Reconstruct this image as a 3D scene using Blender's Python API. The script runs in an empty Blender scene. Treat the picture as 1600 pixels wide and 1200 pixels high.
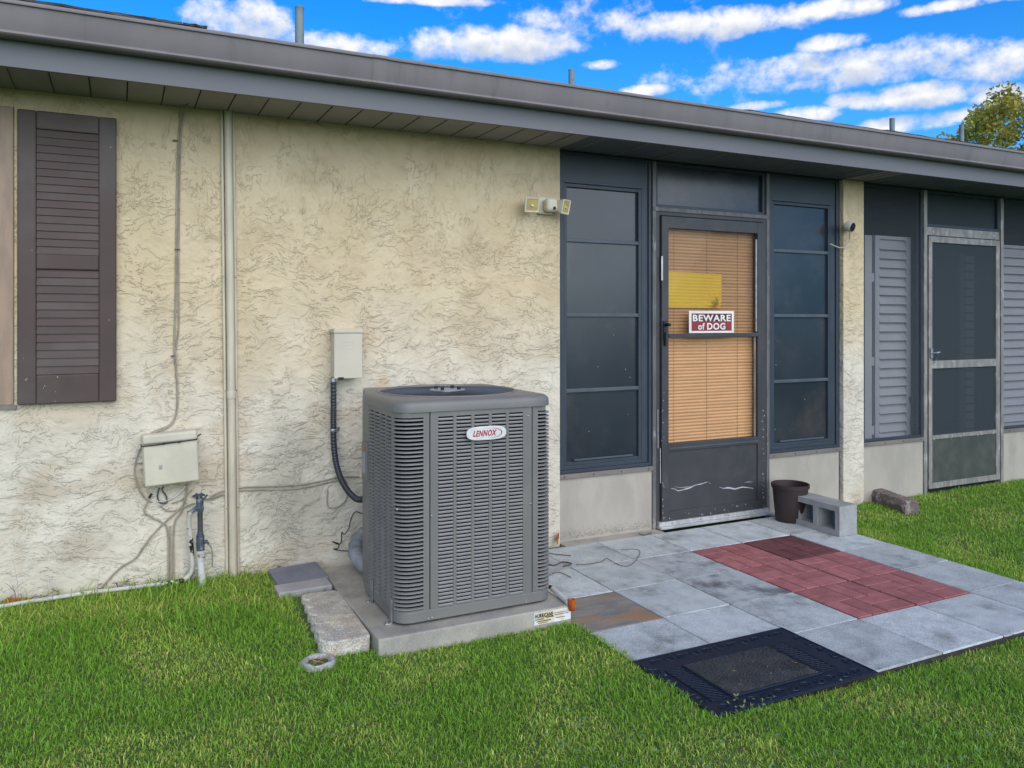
import bpy, bmesh, math, random
import numpy as np
from mathutils import Vector, Matrix, noise as mnoise
random.seed(7); np.random.seed(7)
R = math.radians
sc = bpy.context.scene
col = sc.collection

# ------------------------------------------------------------------ camera
cam_d = bpy.data.cameras.new('camera'); cam = bpy.data.objects.new('camera', cam_d); col.objects.link(cam)
F = 1252.0; YAW = math.atan(615 / F); CH = 1.38; CD = 4.32
cam.location = (0, -CD, CH); cam.rotation_euler = (R(90), 0, -YAW)
cam_d.sensor_width = 36; cam_d.lens = F / 1600 * 36; cam_d.shift_y = -100 / 1600
cam_d.clip_start = .05; cam_d.clip_end = 1500
sc.camera = cam

# ------------------------------------------------------------------ sun and sky
SUN = Vector((-0.02, -0.90, 0.42)).normalized()
sd = bpy.data.lights.new('sun', 'SUN'); sun = bpy.data.objects.new('sun', sd); col.objects.link(sun)
sd.energy = 2.3; sd.angle = R(88); sd.color = (1, .89, .72)
sun.rotation_euler = SUN.to_track_quat('Z', 'Y').to_euler(); sun.location = (3, -12, 14)
EXPOSURE = 0.86
sc.view_settings.view_transform = 'Standard'; sc.view_settings.look = 'None'
sc.view_settings.exposure = EXPOSURE; sc.view_settings.gamma = 1; sc.view_settings.use_curve_mapping = False

S_, C_ = math.sin(YAW), math.cos(YAW)
def ray(px, py):
    u = (px - 800) / F; v = (500 - py) / F
    return Vector((S_ + u * C_, C_ - u * S_, v))
def W(px, py, y=0.0):                       # point on the plane Y = y seen along a photo direction
    r = ray(px, py); t = (CD + y) / r.y
    return (r.x * t, y, CH + r.z * t)
def G(px, py, z=0.0):                       # point on the plane Z = z
    r = ray(px, py); t = (z - CH) / r.z
    return (r.x * t, r.y * t - CD, z)

def build_world():
    w = bpy.data.worlds.new('World'); sc.world = w; w.use_nodes = True
    nt = w.node_tree; N = nt.nodes; L = nt.links; N.clear()
    out = N.new('ShaderNodeOutputWorld'); bg = N.new('ShaderNodeBackground'); bg.inputs[1].default_value = .1
    L.new(bg.outputs[0], out.inputs[0])
    sky = N.new('ShaderNodeTexSky'); sky.sky_type = 'NISHITA'; sky.sun_disc = False
    sky.sun_elevation = math.asin(SUN.z); sky.sun_rotation = math.atan2(SUN.x, SUN.y)
    sky.air_density = 1.0; sky.dust_density = 0.2; sky.ozone_density = 4.0
    tint = N.new('ShaderNodeMix'); tint.data_type = 'RGBA'; tint.blend_type = 'MULTIPLY'; tint.inputs[0].default_value = 1
    L.new(sky.outputs[0], tint.inputs[6]); tint.inputs[7].default_value = (.06, .66, 1.22, 1)
    # cloud density as a node group: direction -> field
    g = bpy.data.node_groups.new('cloud_field', 'ShaderNodeTree')
    g.interface.new_socket('dir', in_out='INPUT', socket_type='NodeSocketVector')
    g.interface.new_socket('field', in_out='OUTPUT', socket_type='NodeSocketFloat')
    gn, gl = g.nodes, g.links
    gi = gn.new('NodeGroupInput'); go = gn.new('NodeGroupOutput')
    def math_(op, a=None, b=None, va=0, vb=0, vc=None):
        m = gn.new('ShaderNodeMath'); m.operation = op
        m.inputs[0].default_value = va; m.inputs[1].default_value = vb
        if a is not None: gl.new(a, m.inputs[0])
        if b is not None: gl.new(b, m.inputs[1])
        if vc is not None: m.inputs[2].default_value = vc
        return m.outputs[0]
    def vm(op, a, v):
        m = gn.new('ShaderNodeVectorMath'); m.operation = op; gl.new(a, m.inputs[0]); m.inputs[1].default_value = v
        return m
    def noise(scale, det, rough, stretch):
        s = vm('MULTIPLY', gi.outputs[0], stretch)
        n = gn.new('ShaderNodeTexNoise'); n.inputs['Scale'].default_value = scale
        n.inputs['Detail'].default_value = det; n.inputs['Roughness'].default_value = rough
        gl.new(s.outputs[0], n.inputs['Vector']); return n.outputs[0]
    # the cumulus of that day, by direction and angular half-size
    clouds = [(380, 30, 95, 42), (520, 70, 95, 30), (770, 66, 165, 36), (1105, 38, 180, 30), (1310, 12, 80, 20), (1303, 68, 58, 17),
              (1330, 104, 260, 38), (1560, 96, 90, 34), (1440, 148, 95, 26), (1335, 158, 50, 18), (1260, 130, 50, 14), (940, 101, 40, 12),
              (1500, 6, 90, 12), (1010, 142, 50, 12), (1260, 178, 75, 16), (1390, 196, 120, 17), (1570, 150, 50, 20), (700, 2, 160, 10),
              (1500, 180, 45, 14), (1180, 165, 60, 10)]
    cur = None
    for px, py, hw, hh in clouds:
        c = ray(px, py).normalized(); tx = Vector((c.y, -c.x, 0)).normalized(); ty = tx.cross(c).normalized()
        dx = vm('DOT_PRODUCT', gi.outputs[0], tx * (F / (hw*.92))).outputs['Value']
        dy = vm('DOT_PRODUCT', gi.outputs[0], ty * (F / (hh*.82))).outputs['Value']
        # measure from the cloud's own centre
        dy = math_('ADD', dy, None, vb=0)
        e = math_('ADD', math_('MULTIPLY', dx, dx), math_('MULTIPLY', dy, dy))
        m = math_('SUBTRACT', None, e, va=1)
        fr = vm('DOT_PRODUCT', gi.outputs[0], c).outputs['Value']
        back = math_('LESS_THAN', fr, None, vb=.2)
        m = math_('SUBTRACT', m, math_('MULTIPLY', back, None, vb=60))
        cur = m if cur is None else math_('MAXIMUM', cur, m)
    cur = math_('MAXIMUM', cur, None, vb=-2.6)
    big = noise(3.1, 3, .5, (1, 1, 2.6))
    gen = math_('MULTIPLY', math_('SUBTRACT', big, None, vb=.60), None, vb=7)
    cur = math_('MAXIMUM', cur, gen)
    puff = noise(17, 6, .60, (1, 1, 1.35))
    fine = noise(48, 3, .6, (1, 1, 1.2))
    cur = math_('ADD', cur, math_('MULTIPLY', math_('SUBTRACT', puff, None, vb=.5), None, vb=3.0))
    cur = math_('ADD', cur, math_('MULTIPLY', math_('SUBTRACT', fine, None, vb=.5), None, vb=1.3))
    gl.new(cur, go.inputs[0])
    tc = N.new('ShaderNodeTexCoord')
    nrm = N.new('ShaderNodeVectorMath'); nrm.operation = 'NORMALIZE'; L.new(tc.outputs['Generated'], nrm.inputs[0])
    a = N.new('ShaderNodeGroup'); a.node_tree = g; L.new(nrm.outputs[0], a.inputs[0])
    up = N.new('ShaderNodeVectorMath'); up.operation = 'ADD'; up.inputs[1].default_value = (0, 0, .018); L.new(nrm.outputs[0], up.inputs[0])
    b = N.new('ShaderNodeGroup'); b.node_tree = g; L.new(up.outputs[0], b.inputs[0])
    def mr(x, a0, a1, b0, b1, smooth=True):
        m = N.new('ShaderNodeMapRange'); m.interpolation_type = 'SMOOTHSTEP' if smooth else 'LINEAR'
        for k, v in zip((1, 2, 3, 4), (a0, a1, b0, b1)): m.inputs[k].default_value = v
        L.new(x, m.inputs[0]); return m.outputs[0]
    mask = mr(a.outputs[0], .0, 1.15, 0, .96)
    lit = mr(b.outputs[0], -.2, 1.3, 1, 0)
    cc = N.new('ShaderNodeMix'); cc.data_type = 'RGBA'; L.new(lit, cc.inputs[0])
    cc.inputs[6].default_value = (3.3, 3.7, 4.5, 1); cc.inputs[7].default_value = (5.9, 5.8, 5.7, 1)
    mx = N.new('ShaderNodeMix'); mx.data_type = 'RGBA'
    sz = N.new('ShaderNodeSeparateXYZ'); L.new(nrm.outputs[0], sz.inputs[0])
    hz = N.new('ShaderNodeMix'); hz.data_type = 'RGBA'; L.new(mr(sz.outputs[2], .06, .40, .48, 0), hz.inputs[0]); L.new(tint.outputs[2], hz.inputs[6]); hz.inputs[7].default_value = (1.25, 3.3, 5.6, 1)
    L.new(mask, mx.inputs[0]); L.new(hz.outputs[2], mx.inputs[6]); L.new(cc.outputs[2], mx.inputs[7])
    L.new(mx.outputs[2], bg.inputs[0])
build_world()

# ------------------------------------------------------------------ helpers
ORG = {}
def tag(o, label=None, cat=None, group=None, kind=None):
    if label: o['label'] = label
    if cat: o['category'] = cat
    if group: o['group'] = group
    if kind: o['kind'] = kind
    return o
def thing(name, label, cat, loc, group=None):
    o = bpy.data.objects.new(name, None); col.objects.link(o); o.location = loc; o.empty_display_size = .1
    ORG[o.name] = Vector(loc); return tag(o, label, cat, group)
class MB:
    def __init__(s): s.v = []; s.f = []
    def add(s, vs, fs):
        n = len(s.v); s.v += [tuple(x) for x in vs]; s.f += [tuple(i + n for i in f) for f in fs]; return s
    def box(s, x0, x1, y0, y1, z0, z1):
        return s.add([(x0,y0,z0),(x1,y0,z0),(x1,y1,z0),(x0,y1,z0),(x0,y0,z1),(x1,y0,z1),(x1,y1,z1),(x0,y1,z1)],
                     [(3,2,1,0),(4,5,6,7),(0,1,5,4),(1,2,6,5),(2,3,7,6),(3,0,4,7)])
    def tube(s, pts, r, n=8, cap=True):
        pts = [Vector(p) for p in pts]; rs = r if isinstance(r, (list, tuple)) else [r] * len(pts)
        rings = []; up = None
        for i, p in enumerate(pts):
            t = (pts[min(i+1, len(pts)-1)] - pts[max(i-1, 0)])
            if t.length < 1e-9: t = Vector((0, 0, 1))
            t.normalize()
            if up is None: up = Vector((0, 0, 1)) if abs(t.z) < .9 else Vector((1, 0, 0))
            a = t.cross(up)
            if a.length < 1e-4: a = t.cross(Vector((0, 1, 0)))
            a.normalize(); b = a.cross(t).normalized(); up = b
            rings.append([p + (a * math.cos(k*2*math.pi/n) + b * math.sin(k*2*math.pi/n)) * rs[i] for k in range(n)])
        vs = [q for rg in rings for q in rg]; fs = []
        for i in range(len(rings)-1):
            for k in range(n):
                k2 = (k+1) % n; fs.append((i*n+k, (i+1)*n+k, (i+1)*n+k2, i*n+k2))
        if cap: fs += [tuple(range(n)), tuple((len(rings)-1)*n + k for k in reversed(range(n)))]
        return s.add(vs, fs)
    def lathe(s, prof, c, n=24, axis='Z', cap=False):
        vs = []; c = Vector(c)
        for r, h in prof:
            for k in range(n):
                a = k*2*math.pi/n
                d = Vector((r*math.cos(a), r*math.sin(a), h)) if axis == 'Z' else (Vector((r*math.cos(a), h, r*math.sin(a))) if axis == 'Y' else Vector((h, r*math.cos(a), r*math.sin(a))))
                vs.append(c + d)
        fs = []
        for i in range(len(prof)-1):
            for k in range(n):
                k2 = (k+1) % n; fs.append((i*n+k, i*n+k2, (i+1)*n+k2, (i+1)*n+k))
        if cap: fs += [tuple(reversed(range(n))), tuple((len(prof)-1)*n+k for k in range(n))]
        return s.add(vs, fs)
    def prism(s, poly, z0, z1, fn=None):      # poly in xy, extruded in z, remapped by fn
        n = len(poly); fn = fn or (lambda a, b, c: (a, b, c))
        vs = [fn(a, b, z0) for a, b in poly] + [fn(a, b, z1) for a, b in poly]
        fs = [tuple(reversed(range(n))), tuple(range(n, 2*n))] + [(i, (i+1) % n, (i+1) % n + n, i+n) for i in range(n)]
        return s.add(vs, fs)
    def build(s, name, mat, parent=None, bevel=0, smooth=False, label=None, cat=None, group=None, kind=None, origin=None, seg=2):
        V = np.array(s.v, dtype=float)
        if origin is None:
            mn, mx = V.min(0), V.max(0); origin = Vector(((mn[0]+mx[0])/2, (mn[1]+mx[1])/2, mn[2]))
        origin = Vector(origin)
        me = bpy.data.meshes.new(name); me.from_pydata((V - np.array(origin)).tolist(), [], s.f)
        bm = bmesh.new(); bm.from_mesh(me); bmesh.ops.recalc_face_normals(bm, faces=bm.faces); bm.to_mesh(me); bm.free()
        if smooth: me.polygons.foreach_set('use_smooth', [True]*len(me.polygons))
        me.materials.append(mat)
        o = bpy.data.objects.new(name, me); col.objects.link(o)
        place(o, origin, parent)
        if smooth: 
            try: me.set_sharp_from_angle(angle=R(40))
            except Exception: pass
        if bevel:
            b = o.modifiers.new('bevel', 'BEVEL'); b.width = bevel; b.segments = seg; b.limit_method = 'ANGLE'; b.angle_limit = R(35)
        return tag(o, label, cat, group, kind)
def place(o, origin, parent=None):
    origin = Vector(origin); ORG[o.name] = origin
    if parent is not None:
        o.parent = parent; o.location = origin - ORG[parent.name]
    else: o.location = origin
def clone(src, origin, parent):               # shares mesh data
    o = src.copy(); col.objects.link(o); place(o, origin, parent); return o
def smoothpts(pts, k=6):
    P = [Vector(p) for p in pts]; P = [P[0]*2-P[1]] + P + [P[-1]*2-P[-2]]; out = []
    for i in range(1, len(P)-2):
        for j in range(k):
            t = j/k; a, b, c, d = P[i-1], P[i], P[i+1], P[i+2]
            out.append(.5*((2*b)+(c-a)*t+(2*a-5*b+4*c-d)*t*t+(3*b-a-3*c+d)*t**3))
    out.append(P[-2]); return out
def box(x0, x1, y0, y1, z0, z1): return MB().box(x0, x1, y0, y1, z0, z1)
def text(s, name, mat, parent, x0, x1, z0, z1, y, depth=.001, bold=.0, shear=0):
    cu = bpy.data.curves.new('txt', 'FONT'); cu.body = s; cu.size = 1; cu.offset = bold; cu.shear = shear; cu.extrude = .5; cu.resolution_u = 4; cu.space_character = 1.12
    t = bpy.data.objects.new('txt', cu); col.objects.link(t)
    bpy.context.view_layer.update()
    me = bpy.data.meshes.new_from_object(t.evaluated_get(bpy.context.evaluated_depsgraph_get()))
    bpy.data.objects.remove(t); bpy.data.curves.remove(cu)
    me.name = name
    co = np.zeros(len(me.vertices)*3); me.vertices.foreach_get('co', co); co = co.reshape(-1, 3)
    mn, mx = co.min(0), co.max(0)
    n = np.empty_like(co)
    n[:, 0] = (co[:, 0]-mn[0])/(mx[0]-mn[0])*(x1-x0); n[:, 2] = (co[:, 1]-mn[1])/(mx[1]-mn[1])*(z1-z0); n[:, 1] = -(co[:, 2]-mn[2])/(mx[2]-mn[2])*depth
    me.vertices.foreach_set('co', n.ravel()); me.materials.clear(); me.materials.append(mat)
    o = bpy.data.objects.new(name, me); col.objects.link(o); place(o, (x0, y, z0), parent); return o

# ------------------------------------------------------------------ materials
def M(name, c1, c2=None, scale=6, rough=.6, bump=0, bscale=60, metal=0, spec=.4, c3=None, s3=2.0, t3=(.55, .7), f3=.6, speck=0, rand=0, stretch=None, coat=0):
    m = bpy.data.materials.new(name); m.use_nodes = True; nt = m.node_tree; N = nt.nodes; L = nt.links
    p = N['Principled BSDF']; p.inputs['Roughness'].default_value = rough; p.inputs['Metallic'].default_value = metal
    p.inputs['Specular IOR Level'].default_value = spec; p.inputs['Coat Weight'].default_value = coat
    tc = N.new('ShaderNodeTexCoord'); oi = N.new('ShaderNodeObjectInfo')
    mu = N.new('ShaderNodeMath'); mu.operation = 'MULTIPLY'; mu.inputs[1].default_value = 37; L.new(oi.outputs['Random'], mu.inputs[0])
    ad = N.new('ShaderNodeVectorMath'); ad.operation = 'ADD'; L.new(tc.outputs['Object'], ad.inputs[0]); L.new(mu.outputs[0], ad.inputs[1])
    vec = ad.outputs[0]
    if stretch:
        sm = N.new('ShaderNodeVectorMath'); sm.operation = 'MULTIPLY'; sm.inputs[1].default_value = stretch; L.new(vec, sm.inputs[0]); vec = sm.outputs[0]
    def noise(s, d=5, r=.6):
        n = N.new('ShaderNodeTexNoise'); n.inputs['Scale'].default_value = s; n.inputs['Detail'].default_value = d; n.inputs['Roughness'].default_value = r
        L.new(vec, n.inputs['Vector']); return n.outputs[0]
    def mr(x, a, b, c=0, d=1):
        q = N.new('ShaderNodeMapRange'); q.interpolation_type = 'SMOOTHSTEP'
        for k, v in zip((1, 2, 3, 4), (a, b, c, d)): q.inputs[k].default_value = v
        L.new(x, q.inputs[0]); return q.outputs[0]
    def mix(fac, a, b, mode='MIX'):
        q = N.new('ShaderNodeMix'); q.data_type = 'RGBA'; q.blend_type = mode
        if isinstance(fac, float): q.inputs[0].default_value = fac
        else: L.new(fac, q.inputs[0])
        for i, v in ((6, a), (7, b)):
            if isinstance(v, tuple): q.inputs[i].default_value = (*v, 1)
            else: L.new(v, q.inputs[i])
        return q.outputs[2]
    c2 = c2 or tuple(x*.85 for x in c1)
    c = mix(mr(noise(scale), .35, .65), c1, c2)
    if c3: c = mix(mr(noise(s3, 6, .65), t3[0], t3[1], 0, f3), c, c3)
    if speck:
        c = mix(mr(noise(bscale*3, 2, .7), .35, .65, 1-speck, 1+speck*.6), (0, 0, 0), c) if False else c
        sp = N.new('ShaderNodeMix'); sp.data_type = 'RGBA'; sp.blend_type = 'MULTIPLY'; sp.inputs[0].default_value = 1
        L.new(c, sp.inputs[6]); v = mr(noise(bscale*2.2, 3, .8), .3, .7, 1-speck, 1+speck*.7)
        cb = N.new('ShaderNodeCombineColor'); [L.new(v, cb.inputs[i]) for i in range(3)]; L.new(cb.outputs[0], sp.inputs[7]); c = sp.outputs[2]
    if rand:
        v = mr(oi.outputs['Random'], 0, 1, 1-rand, 1+rand); cb = N.new('ShaderNodeCombineColor'); [L.new(v, cb.inputs[i]) for i in range(3)]
        c = mix(1.0, c, cb.outputs[0], 'MULTIPLY')
    L.new(c, p.inputs['Base Color'])
    if bump:
        b = N.new('ShaderNodeBump'); b.inputs['Strength'].default_value = 1; b.inputs['Distance'].default_value = bump
        L.new(noise(bscale, 4, .65), b.inputs['Height']); L.new(b.outputs[0], p.inputs['Normal'])
    return m

def stucco_material():
    m = bpy.data.materials.new('skip_trowel_stucco'); m.use_nodes = True; nt = m.node_tree; N = nt.nodes; L = nt.links
    p = N['Principled BSDF']; p.inputs['Roughness'].default_value = .85; p.inputs['Specular IOR Level'].default_value = .15
    geo = N.new('ShaderNodeNewGeometry'); pos = geo.outputs['Position']
    def vmul(v, k):
        q = N.new('ShaderNodeVectorMath'); q.operation = 'MULTIPLY'; L.new(v, q.inputs[0]); q.inputs[1].default_value = k; return q.outputs[0]
    def noise(v, s, d=4, r=.6, dist=0, color=False):
        n = N.new('ShaderNodeTexNoise'); n.inputs['Scale'].default_value = s; n.inputs['Detail'].default_value = d; n.inputs['Roughness'].default_value = r
        n.inputs['Distortion'].default_value = dist; L.new(v, n.inputs['Vector']); return n.outputs[1 if color else 0]
    def mr(x, a, b, c=0, d=1, sm=True):
        q = N.new('ShaderNodeMapRange'); q.interpolation_type = 'SMOOTHSTEP' if sm else 'LINEAR'
        for k, v in zip((1, 2, 3, 4), (a, b, c, d)): q.inputs[k].default_value = v
        L.new(x, q.inputs[0]); return q.outputs[0]
    def mt(op, a, b):
        q = N.new('ShaderNodeMath'); q.operation = op
        for i, v in ((0, a), (1, b)):
            if isinstance(v, (int, float)): q.inputs[i].default_value = v
            else: L.new(v, q.inputs[i])
        return q.outputs[0]
    def mix(fac, a, b, mode='MIX'):
        q = N.new('ShaderNodeMix'); q.data_type = 'RGBA'; q.blend_type = mode
        if isinstance(fac, float): q.inputs[0].default_value = fac
        else: L.new(fac, q.inputs[0])
        for i, v in ((6, a), (7, b)):
            if isinstance(v, tuple): q.inputs[i].default_value = (*v, 1)
            else: L.new(v, q.inputs[i])
        return q.outputs[2]
    sep = N.new('ShaderNodeSeparateXYZ'); L.new(pos, sep.inputs[0]); z = sep.outputs[2]
    # warp the strokes
    wv = noise(pos, 2.2, 3, .5, color=True)
    wsub = N.new('ShaderNodeVectorMath'); wsub.operation = 'MULTIPLY_ADD'; L.new(wv, wsub.inputs[0]); wsub.inputs[1].default_value = (.26, .26, .26); L.new(pos, wsub.inputs[2]); wp = wsub.outputs[0]
    flat = vmul(wp, (9.5, 9.5, 18)); steep = vmul(wp, (17, 17, 9))
    lump = vmul(wp, (13, 13, 15))
    nh = noise(flat, 1, 4.5, .62, .5); nv = noise(steep, 1, 4.5, .62, .5); nl = noise(lump, 1.1, 4.5, .62, .5)
    # how the trowel was held: upright near the soffit, sideways lower down
    hb = mt('ADD', z, mt('MULTIPLY', noise(pos, 1.3, 2), 1.3))
    kv = mr(hb, 2.55, 2.95); kl = mr(hb, 2.0, 2.6)
    def fmix(f, a, b):
        q = N.new('ShaderNodeMix'); q.data_type = 'FLOAT'; L.new(f, q.inputs[0]); L.new(a, q.inputs[2]); L.new(b, q.inputs[3]); return q.outputs[0]
    n = fmix(kv, fmix(kl, nh, nl), nv)
    n = fmix(kl, n, n)
    # plateaus with torn edges: two coats
    s1 = mr(n, .466, .496); s2 = mr(n, .540, .572); s3 = mr(n, .390, .420)
    soft = mr(n, .3, .7, sm=False)
    pm = mr(noise(pos, 5.5, 3, .6), .40, .60); pm2 = mr(noise(pos, 4.3, 3, .6), .44, .60)
    s1 = mt('MULTIPLY', s1, pm); s2 = mt('MULTIPLY', s2, pm2); s3 = mt('MULTIPLY', s3, pm2)
    grain = noise(pos, 90, 3, .6)
    h = mt('ADD', mt('ADD', mt('MULTIPLY', s1, .9), mt('MULTIPLY', s2, .8)), mt('ADD', mt('MULTIPLY', s3, .7), mt('MULTIPLY', soft, 1.1)))
    h = mt('ADD', h, mt('MULTIPLY', grain, .25))
    bmp = N.new('ShaderNodeBump'); bmp.inputs['Strength'].default_value = 1; bmp.inputs['Distance'].default_value = .0040
    L.new(h, bmp.inputs['Height']); L.new(bmp.outputs[0], p.inputs['Normal'])
    # paint, sun-faded, stained and patchy
    big = noise(pos, 1.1, 3, .55); med = noise(pos, 3.2, 5, .6)
    cA = mix(mr(med, .35, .65), (.60, .475, .290), (.66, .535, .345))
    cB = mix(mr(med, .35, .65), (.60, .54, .43), (.68, .62, .50))
    low = mr(mt('ADD', z, mt('MULTIPLY', big, .9)), 1.15, 2.05)
    c = mix(low, cB, cA)
    st = noise(vmul(pos, (1.5, 1, 2.1)), 1.5, 6, .62)
    c = mix(mr(st, .52, .66, 0, .45), c, (.45, .345, .21))
    st2 = noise(vmul(pos, (5.0, 1, 1.4)), 1.3, 4, .6)
    c = mix(mr(st2, .60, .72, 0, .4), c, (.47, .37, .24))
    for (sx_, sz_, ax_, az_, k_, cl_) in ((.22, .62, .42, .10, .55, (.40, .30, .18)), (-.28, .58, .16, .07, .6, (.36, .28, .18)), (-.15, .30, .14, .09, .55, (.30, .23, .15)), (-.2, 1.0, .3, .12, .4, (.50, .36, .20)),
                                          (.80, .62, .17, .42, .55, (.33, .30, .23)), (.9, .3, .3, .3, .4, (.30, .28, .22)), (1.85, 1.35, .13, .30, .5, (.50, .38, .22)), (1.7, 1.75, .28, .16, .4, (.46, .35, .22)), (2.35, 2.2, .2, .16, .5, (.44, .33, .22)),  # the first, greyer pair darkens the wall left of the unit
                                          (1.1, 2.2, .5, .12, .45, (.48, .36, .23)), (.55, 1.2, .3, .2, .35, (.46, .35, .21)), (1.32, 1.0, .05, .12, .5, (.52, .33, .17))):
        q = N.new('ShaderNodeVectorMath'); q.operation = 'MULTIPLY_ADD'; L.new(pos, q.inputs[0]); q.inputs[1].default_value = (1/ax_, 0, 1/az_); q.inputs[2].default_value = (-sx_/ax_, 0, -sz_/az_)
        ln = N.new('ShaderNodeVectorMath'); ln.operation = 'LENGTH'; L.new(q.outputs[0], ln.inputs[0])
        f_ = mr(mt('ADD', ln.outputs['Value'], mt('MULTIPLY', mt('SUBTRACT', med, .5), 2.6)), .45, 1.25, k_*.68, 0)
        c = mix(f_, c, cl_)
    top = mt('MULTIPLY', mr(mt('ADD', z, mt('MULTIPLY', med, .25)), 2.18, 2.5), .35)  # browner towards the soffit
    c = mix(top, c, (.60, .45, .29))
    # crease shade painted into the colour along the trowel edges
    edge = mt('SUBTRACT', mr(n, .455, .476), mr(n, .476, .50)); edge2 = mt('SUBTRACT', mr(n, .535, .55), mr(n, .55, .57))
    e = mt('MULTIPLY', mt('ADD', mt('MULTIPLY', edge, pm), mt('MULTIPLY', mt('MULTIPLY', edge2, pm2), .8)), .13)
    c = mix(e, c, (.30, .23, .14))
    L.new(c, p.inputs['Base Color']); return m

def glass_mat(name, tint, alpha, rough=.06, spec=.5):
    m = bpy.data.materials.new(name); m.use_nodes = True; p = m.node_tree.nodes['Principled BSDF']
    p.inputs['Base Color'].default_value = (*tint, 1); p.inputs['Roughness'].default_value = rough; p.inputs['Alpha'].default_value = alpha
    p.inputs['Specular IOR Level'].default_value = spec; return m

def grass_mat(name, trans=.3):
    m = bpy.data.materials.new(name); m.use_nodes = True; nt = m.node_tree; N = nt.nodes; L = nt.links
    a = N.new('ShaderNodeAttribute'); a.attribute_name = 'tone'
    p = N['Principled BSDF']; p.inputs['Roughness'].default_value = .55; p.inputs['Specular IOR Level'].default_value = .25
    L.new(a.outputs['Color'], p.inputs['Base Color'])
    tr = N.new('ShaderNodeBsdfTranslucent'); L.new(a.outputs['Color'], tr.inputs[0])
    mx = N.new('ShaderNodeMixShader'); mx.inputs[0].default_value = trans
    L.new(p.outputs[0], mx.inputs[1]); L.new(tr.outputs[0], mx.inputs[2]); L.new(mx.outputs[0], N['Material Output'].inputs[0]); return m

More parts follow.
